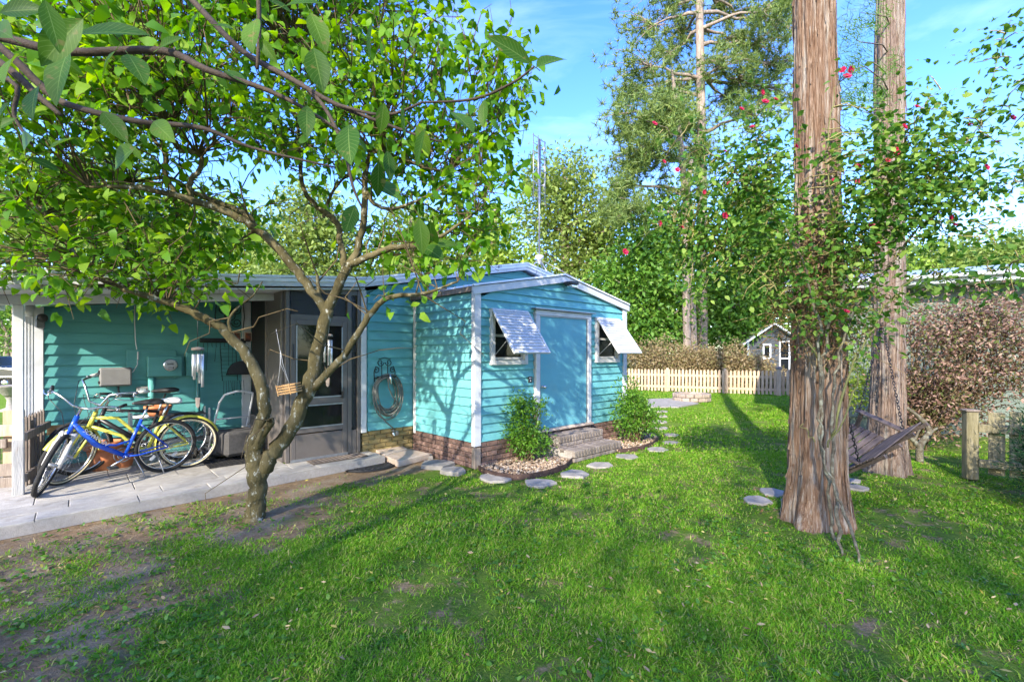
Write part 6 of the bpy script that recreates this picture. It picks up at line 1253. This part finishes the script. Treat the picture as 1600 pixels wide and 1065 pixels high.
bgt('broadleaf_tree', 'mid-green tree between the pines and the big cypress', 25.5, [(1165, 560, .3), (1160, 460, .22), (1170, 360, .1)], [(1150, 450, 60, 70), (1200, 400, 55, 70), (1180, 330, 50, 50), (1225, 450, 45, 40), (1130, 500, 40, 40), (1165, 515, 40, 35)], 460, 42, .50, .28, 'leaf_green', 103, limbs=50)
bgt('broadleaf_tree', 'yellow-green tree seen between the two cypress trunks', 24, [(1345, 560, .25), (1345, 440, .15)], [(1345, 430, 40, 60), (1300, 480, 40, 50), (1390, 420, 40, 40), (1345, 500, 50, 40)], 180, 40, .45, .26, 'leaf_yellowgreen', 104)
for i, (px, py, rx, lab) in enumerate(((1440, 405, 45, 'distant tree crown just right of the second cypress above the metal roof'), (1520, 398, 50, 'distant pale green tree above the middle of the metal roof'), (1590, 392, 45, 'distant tree above the metal roof at the right edge'))):
    bgt('distant_tree', lab, 42, [(px, 560, .3), (px, 430, .2)], [(px, py, rx, 28), (px - 25, py + 15, 30, 20), (px + 25, py + 12, 30, 20), (px, py + 35, rx, 30)], 150, 36, .7, .40, 'leaf_oak', 110 + i, limbs=12)
for i, (px, py, rx, rz, mat, lab) in enumerate(((30, 300, 95, 110, 'leaf_oak', 'olive tree far behind the carport at the left edge'), (175, 290, 95, 100, 'leaf_oak', 'pale olive tree behind the left part of the roof'), (330, 350, 90, 70, 'leaf_yellowgreen', 'yellow-green tree behind the house seen through the citrus fork'), (480, 345, 80, 70, 'leaf_oak', 'olive tree behind the house right of the citrus fork'), (640, 370, 80, 60, 'leaf_oak', 'olive tree above the house roof behind the citrus crown'), (770, 390, 50, 60, 'leaf_yellowgreen', 'small pale tree left of the antenna'))):
    bgt('house_side_tree', lab, 27 + i % 3, [(px, 560, .35), (px, 420, .25), (px + 5, 320, .1)], [(px, py, rx * .7, rz * .7), (px - 40, py + 50, rx * .6, rz * .6), (px + 40, py + 45, rx * .6, rz * .6), (px, py + 95, rx, rz * .6)], 260, 40, .58, .33, mat, 120 + i, group='trees behind the house', limbs=30)
bgt('roadside_shrub_tree', 'low green tree behind the parked car', 27, [(12, 560, .2), (12, 520, .1)], [(10, 505, 45, 40), (-40, 500, 50, 40), (30, 530, 30, 25)], 110, 30, .35, .2, 'leaf_green', 131, limbs=10)
def pine(label, Y, tr, cls, seed, per=25, nd=18):
    rng = np.random.default_rng(seed); t = [(P(px, py, Y), r) for px, py, r in tr]; b = Vector((t[0][0].x, t[0][0].y, 0)); T = thing('pine_tree', label, 'tree', b, 0, 'pines beyond the fence')
    p, r = resample([b] + [a for a, _ in t], [t[0][1] * 1.25] + [q for _, q in t], 5); tk = ob('trunk', MB().tube([a - b for a in p], r, 12), T, mat=MT['bark_pine']); bm = MB(); tufts = []
    for px, py, rx, rz in cls:
        c = P(px, py, Y + rng.uniform(-2.2, 2.2)); cand = [a for a in p if a.z < c.z + 1.2]; a = min(cand or p, key=lambda q: (q - c).length); lp = limb_pts(a, c, .06, rng, 5, .05); bm.tube([q - b for q in lp], [.12, .10, .08, .06, .045, .03], 6, cap=False)
        for k in range(per):
            d = rng.normal(size=3) * .6; e = c + Vector((d[0] * rx * Y / FPX, d[1] * rx * Y / FPX * .8, d[2] * rz * Y / FPX)); bm.tube([q - b for q in limb_pts(lp[-2], e, .08, rng, 3, .06)], [.03, .022, .015, .008], 4, cap=False); tufts.append(tuple(e)); 
            for q in range(4): tufts.append(tuple(e + Vector(rng.normal(size=3)) * .34))
    ob('limbs', bm, tk, mat=MT['bark_pine']); tf = np.array(tufts); c = np.repeat(tf, nd, 0); d = rng.normal(size=c.shape); d[:, 2] += .5; ob('crown', blade_mesh('crown', c - np.array(b), d, rng.uniform(.26, .44, len(c)), .042, MT['needle_pine']), T)
pine('tall pine with long pale trunk and open layered crown', 25, [(1097, 560, .29), (1097, 440, .27), (1097, 300, .25), (1095, 150, .23), (1093, 20, .20), (1092, -120, .2), (1092, -200, .08)],
     [(1010, 45, 40, 26), (1045, 20, 36, 24), (1000, 110, 34, 22), (1035, 95, 36, 24), (1062, 60, 26, 22), (985, 145, 28, 16), (1025, 150, 38, 22), (1060, 140, 26, 20), (1130, 15, 36, 22), (1170, 30, 36, 22), (1210, 15, 36, 20), (1225, 45, 30, 18), (1150, 65, 34, 16), (1195, 75, 34, 16), (1215, 105, 26, 14), (1130, 105, 30, 18), (1165, 125, 34, 18), (1205, 150, 30, 18), (1140, 155, 30, 20), (1180, 180, 30, 16), (1060, 180, 30, 20), (1100, -60, 60, 30), (1040, -50, 50, 26), (1160, -50, 50, 26)], 141)
pine('slender leaning pine left of the tall one', 24, [(1084, 560, .20), (1081, 470, .18), (1074, 350, .17), (1064, 230, .15), (1055, 150, .11), (1050, 110, .05)],
     [(1005, 185, 32, 18), (1030, 205, 28, 18), (975, 205, 22, 14), (1000, 230, 32, 16), (980, 255, 24, 12), (1030, 245, 26, 18), (970, 290, 16, 12), (1045, 170, 24, 18), (1075, 200, 24, 18), (960, 330, 26, 10), (990, 330, 26, 12), (1090, 240, 24, 18)], 142)
pine('stout pine trunk standing close beside the tall pine', 23.6, [(1074, 560, .20), (1072, 450, .18), (1072, 330, .18), (1080, 250, .1)], [(1050, 300, 20, 14), (1095, 290, 20, 14), (1075, 260, 22, 14)], 143, per=10)
# far wood closing the horizon
wr_ = np.random.default_rng(160); n = 900; wx_ = np.concatenate([wr_.uniform(-75, 75, n)]); wy_ = 52 + wr_.random(n) * 10 - np.abs(wx_) * .12; hgt = 6.5 + 3.5 * fbm(wx_ * .12, wy_ * .0 + 3.3)
cl = np.stack([wx_, wy_, wr_.random(n) ** .8 * hgt + .3], 1); pos = spread(cl, 46, .95, wr_, .8); N = len(pos); upv = wr_.normal(size=(N, 3)) * .6; upv[:, 2] += .5
tag(ob('far_wood', leaf_mesh('far_wood', pos, wr_.normal(size=(N, 3)), upv, wr_.uniform(.45, .9, N), .6, MT['leaf_oak'], False)), 'far-off wood of olive trees closing the horizon', 'woods', kind='stuff')
# leafy trees behind the viewpoint shade the near lawn
for i, (x, y, h, rw, n) in enumerate(((-5.4, -9.5, 9.0, 2.4, 300), (-1.4, -9.0, 9.6, 2.5, 320), (2.6, -9.5, 9.4, 2.5, 320), (-8.1, -10.6, 11.6, 1.7, 240))):
    b = Vector((x, y, 0)); tree('shade_tree', ('shade tree behind the viewpoint, second from the house side', 'shade tree behind the viewpoint, third from the house side', 'shade tree behind the viewpoint, farthest from the house', 'tall slim shade tree behind the viewpoint, nearest the house')[i], 'tree', b, [(b, .22), (b + Vector((.1, 0, h * .4)), .17), (b + Vector((0, .1, h * .8)), .07)], [((x, y, h * .72), (rw, rw, h * .25)), ((x - rw * .6, y, h * .5), (rw * .8, rw * .8, h * .22)), ((x + rw * .6, y + .3, h * .5), (rw * .8, rw * .8, h * .22)), ((x, y, h * .3), (rw, rw, h * .2))], n, 60, .62, .125, MT['leaf_green'], MT['bark_pine'], 151 + i, 'shade trees behind the viewpoint', limbs=24, ratio=.6)

# ------------------------------------------------------------------ grass and litter
stones = [(o.location.x, o.location.y, max(o.dimensions.x, o.dimensions.y) * .43) for o in bpy.data.objects if o.name.startswith(('flagstone', 'stepping_stone', 'stone_slab'))]
bpy.context.view_layer.update()
stones = [(o.location.x, o.location.y, max(o.dimensions.x, o.dimensions.y) * .42) for o in bpy.data.objects if o.name.startswith(('flagstone', 'stepping_stone', 'stone_slab'))]
def lawn_mask(x, y):
    u = (x - C0.x) * U.x + (y - C0.y) * U.y; v = (x - C0.x) * V.x + (y - C0.y) * V.y
    keep = ~((u < -.72) & (v > .70 + (u + 6.2) * (.44 / 5.44) - .03)) & ~((u > -.9) & (u < 6.2) & (v > -.02)) & ~((u > 1.22) & (u < 2.55) & (v > -.76)) & ~((u < 0.02) & (u > -.9) & (v > .55))
    for sx, sy, sr in stones: keep &= (x - sx) ** 2 + (y - sy) ** 2 > sr ** 2
    for q in (q1, q2):
        X = np.array([p.x for p in q]); Yq = np.array([p.y for p in q]); ins = np.zeros(len(x), bool); j = len(X) - 1
        for i in range(len(X)):
            c_ = ((Yq[i] > y) != (Yq[j] > y)) & (x < (X[j] - X[i]) * (y - Yq[i]) / (Yq[j] - Yq[i] + 1e-12) + X[i]); ins ^= c_; j = i
        keep &= ~ins
    for b_, rr in ((b1, .33), (b2, .31), (CT, .12), (fc + Vector((0, .25, 0)), .6)): keep &= (x - b_.x) ** 2 + (y - b_.y) ** 2 > rr ** 2
    X = np.array([p.x for p in sq]); Yq = np.array([p.y for p in sq]); keep &= ~((x > X.min()) & (x < X.max()) & (y > Yq.min()) & (y < Yq.max()))
    nu = (x - na_.x) * nd.x + (y - na_.y) * nd.y; nv = -(x - na_.x) * nd.y + (y - na_.y) * nd.x; keep &= ~((nu > -.3) & (nv > -.5))
    strip = sstep(.0, .65, v) * sstep(.7, .0, u); left = .82 * sstep(-.5, -2.9, x); dirt = np.maximum(strip * 1.0, left)
    pt = fbm(x * 1.3, y * 1.3) - .5; fine = fbm(x * 4 + 40, y * 4, 3) - .5
    dens = np.clip(1.0 - dirt - .24 + pt * 2.6 + fine * 1.6, 0.05, 1); dens *= np.where(strip > .8, .22, 1)
    root = np.exp(-((x - b1.x) ** 2 + (y - b1.y + .5) ** 2) / .5); dens *= 1 - .35 * root
    und = sstep(5.6, 6.6, x) * sstep(5.5, 6.5, y) * sstep(11, 9, y); dens *= 1 - .75 * und
    return keep, dens
def gz_v(x, y):
    u = (x - C0.x) * U.x + (y - C0.y) * U.y; v = (x - C0.x) * V.x + (y - C0.y) * V.y; w = sstep(.4, 2.2, np.where(u < 4.2, np.maximum(-v + .1, 0), 2.2)); return (fbm(x * .5 + 3, y * .5) - .5) * .05 * w
grng = np.random.default_rng(88); GV = []; GF = []; off = 0
for (n_try, y0, y1, hl, wd, nb) in ((42000, 1.75, 4.0, .031, .0062, 10), (36000, 3.6, 7.5, .032, .0085, 9), (30000, 7.0, 21.0, .046, .019, 7)):
    y = y0 + (y1 - y0) * grng.random(n_try) ** (.75); x = (grng.random(n_try) * 2.5 - 1.25) * y * 1.0
    x = np.where(y > 7, (grng.random(n_try) * 1.35 - .02) * y * .9, x); keep, dens = lawn_mask(x, y); ok = keep & (grng.random(n_try) < dens); x, y = x[ok], y[ok]; N = len(x)
    cx = np.repeat(x, nb) + grng.normal(size=N * nb) * (.022 + .004 * np.repeat(y, nb)); cy = np.repeat(y, nb) + grng.normal(size=N * nb) * (.022 + .004 * np.repeat(y, nb)); M = len(cx)
    a = grng.uniform(0, 6.283, M); tilt = np.abs(grng.normal(size=M)) * .5 + .45; L = hl * grng.uniform(.5, 1.5, M) * (.75 + .5 * np.repeat(fbm(x * .9 + 9, y * .9), nb)); w = wd * grng.uniform(.6, 1.3, M)
    z0 = gz_v(cx, cy) - .006; d = np.stack([np.cos(a) * np.sin(tilt), np.sin(a) * np.sin(tilt), np.cos(tilt)], 1); s = np.stack([-np.sin(a), np.cos(a), np.zeros(M)], 1); c = np.stack([cx, cy, z0], 1)
    d2 = d.copy(); d2[:, 2] *= .35; d2 = unit(d2); mid = c + d * (L * .55)[:, None]; tip = mid + d2 * (L * .6)[:, None]
    GV.append(np.stack([c - s * w[:, None] * .5, c + s * w[:, None] * .5, mid + s * w[:, None] * .42, mid - s * w[:, None] * .42, tip], 1).reshape(-1, 3)); f = np.array([(0, 1, 2), (0, 2, 3), (3, 2, 4)]); GF.append((f[None] + (np.arange(M) * 5 + off)[:, None, None]).reshape(-1, 3)); off += M * 5
tag(ob('grass', np_mesh('grass', np.concatenate(GV), np.concatenate(GF), MT['grass'])), 'short uneven green lawn grass with bare patches', 'grass', kind='stuff')
n = 6500; y = 1.8 + 6.5 * grng.random(n) ** 1.3; x = (grng.random(n) * 2.4 - 1.2) * y; keep, dens = lawn_mask(x, y); pw = fbm(x * 1.1 + 70, y * 1.1); ok = keep & (grng.random(n) < np.clip((pw - .42) * 3, 0, 1)); x, y = x[ok], y[ok]; N = len(x); pos = np.stack([x, y, gz_v(x, y) + .012], 1)
ax = np.repeat(grng.normal(size=(N, 3)), 4, 0) * .3 + grng.normal(size=(N * 4, 3)); ax[:, 2] = np.abs(ax[:, 2]) * .4; upv = np.zeros((N * 4, 3)); upv[:, 2] = 1; upv += grng.normal(size=upv.shape) * .3
tag(ob('lawn_weeds', leaf_mesh('lawn_weeds', np.repeat(pos, 4, 0), ax, upv, grng.uniform(.02, .045, N * 4), .6, MT['leaf_shrub'], True)), 'small broad-leaved weeds scattered through the lawn', 'weeds', kind='stuff')
n = 800; y = 1.75 + 6.8 * grng.random(n) ** 1.4; x = (grng.random(n) * 2.4 - 1.2) * y; w_ = .35 + 1.6 * np.exp(-((x - b1.x) ** 2 + (y - b1.y + .6) ** 2) / 1.2) + .8 * sstep(-.5, -2.5, x); keep, _ = lawn_mask(x, y); ok = keep & (grng.random(n) < w_); x, y = x[ok], y[ok]; N = len(x)
ax = grng.normal(size=(N, 3)); ax[:, 2] *= .15; upv = grng.normal(size=(N, 3)) * .4; upv[:, 2] += 1
tag(ob('fallen_leaves', leaf_mesh('fallen_leaves', np.stack([x, y, gz_v(x, y) + grng.uniform(.015, .04, N)], 1), ax, upv, grng.uniform(.018, .055, N), .45, MT['litter'], True, -.2)), 'fallen brown and yellow leaves strewn on the lawn', 'leaves', kind='stuff')

n = 5200; y = 1.7 + 7.0 * grng.random(n) ** 1.3; x = (grng.random(n) * 2.4 - 1.2) * y; keep, _ = lawn_mask(x, y); ok = keep & (grng.random(n) < np.clip((fbm(x * 1.6 + 120, y * 1.6) - .38) * 3.5, .08, 1)); x, y = x[ok], y[ok]; N = len(x)
ax = grng.normal(size=(N, 3)); ax[:, 2] *= .25; upv = grng.normal(size=(N, 3)) * .6; upv[:, 2] += 1
tag(ob('thatch', leaf_mesh('thatch', np.stack([x, y, gz_v(x, y) + grng.uniform(.006, .03, N)], 1), ax, upv, grng.uniform(.012, .045, N), .28, MT['litter'], True, -.2)), 'dry thatch and bits of straw between the grass blades', 'thatch', kind='stuff')
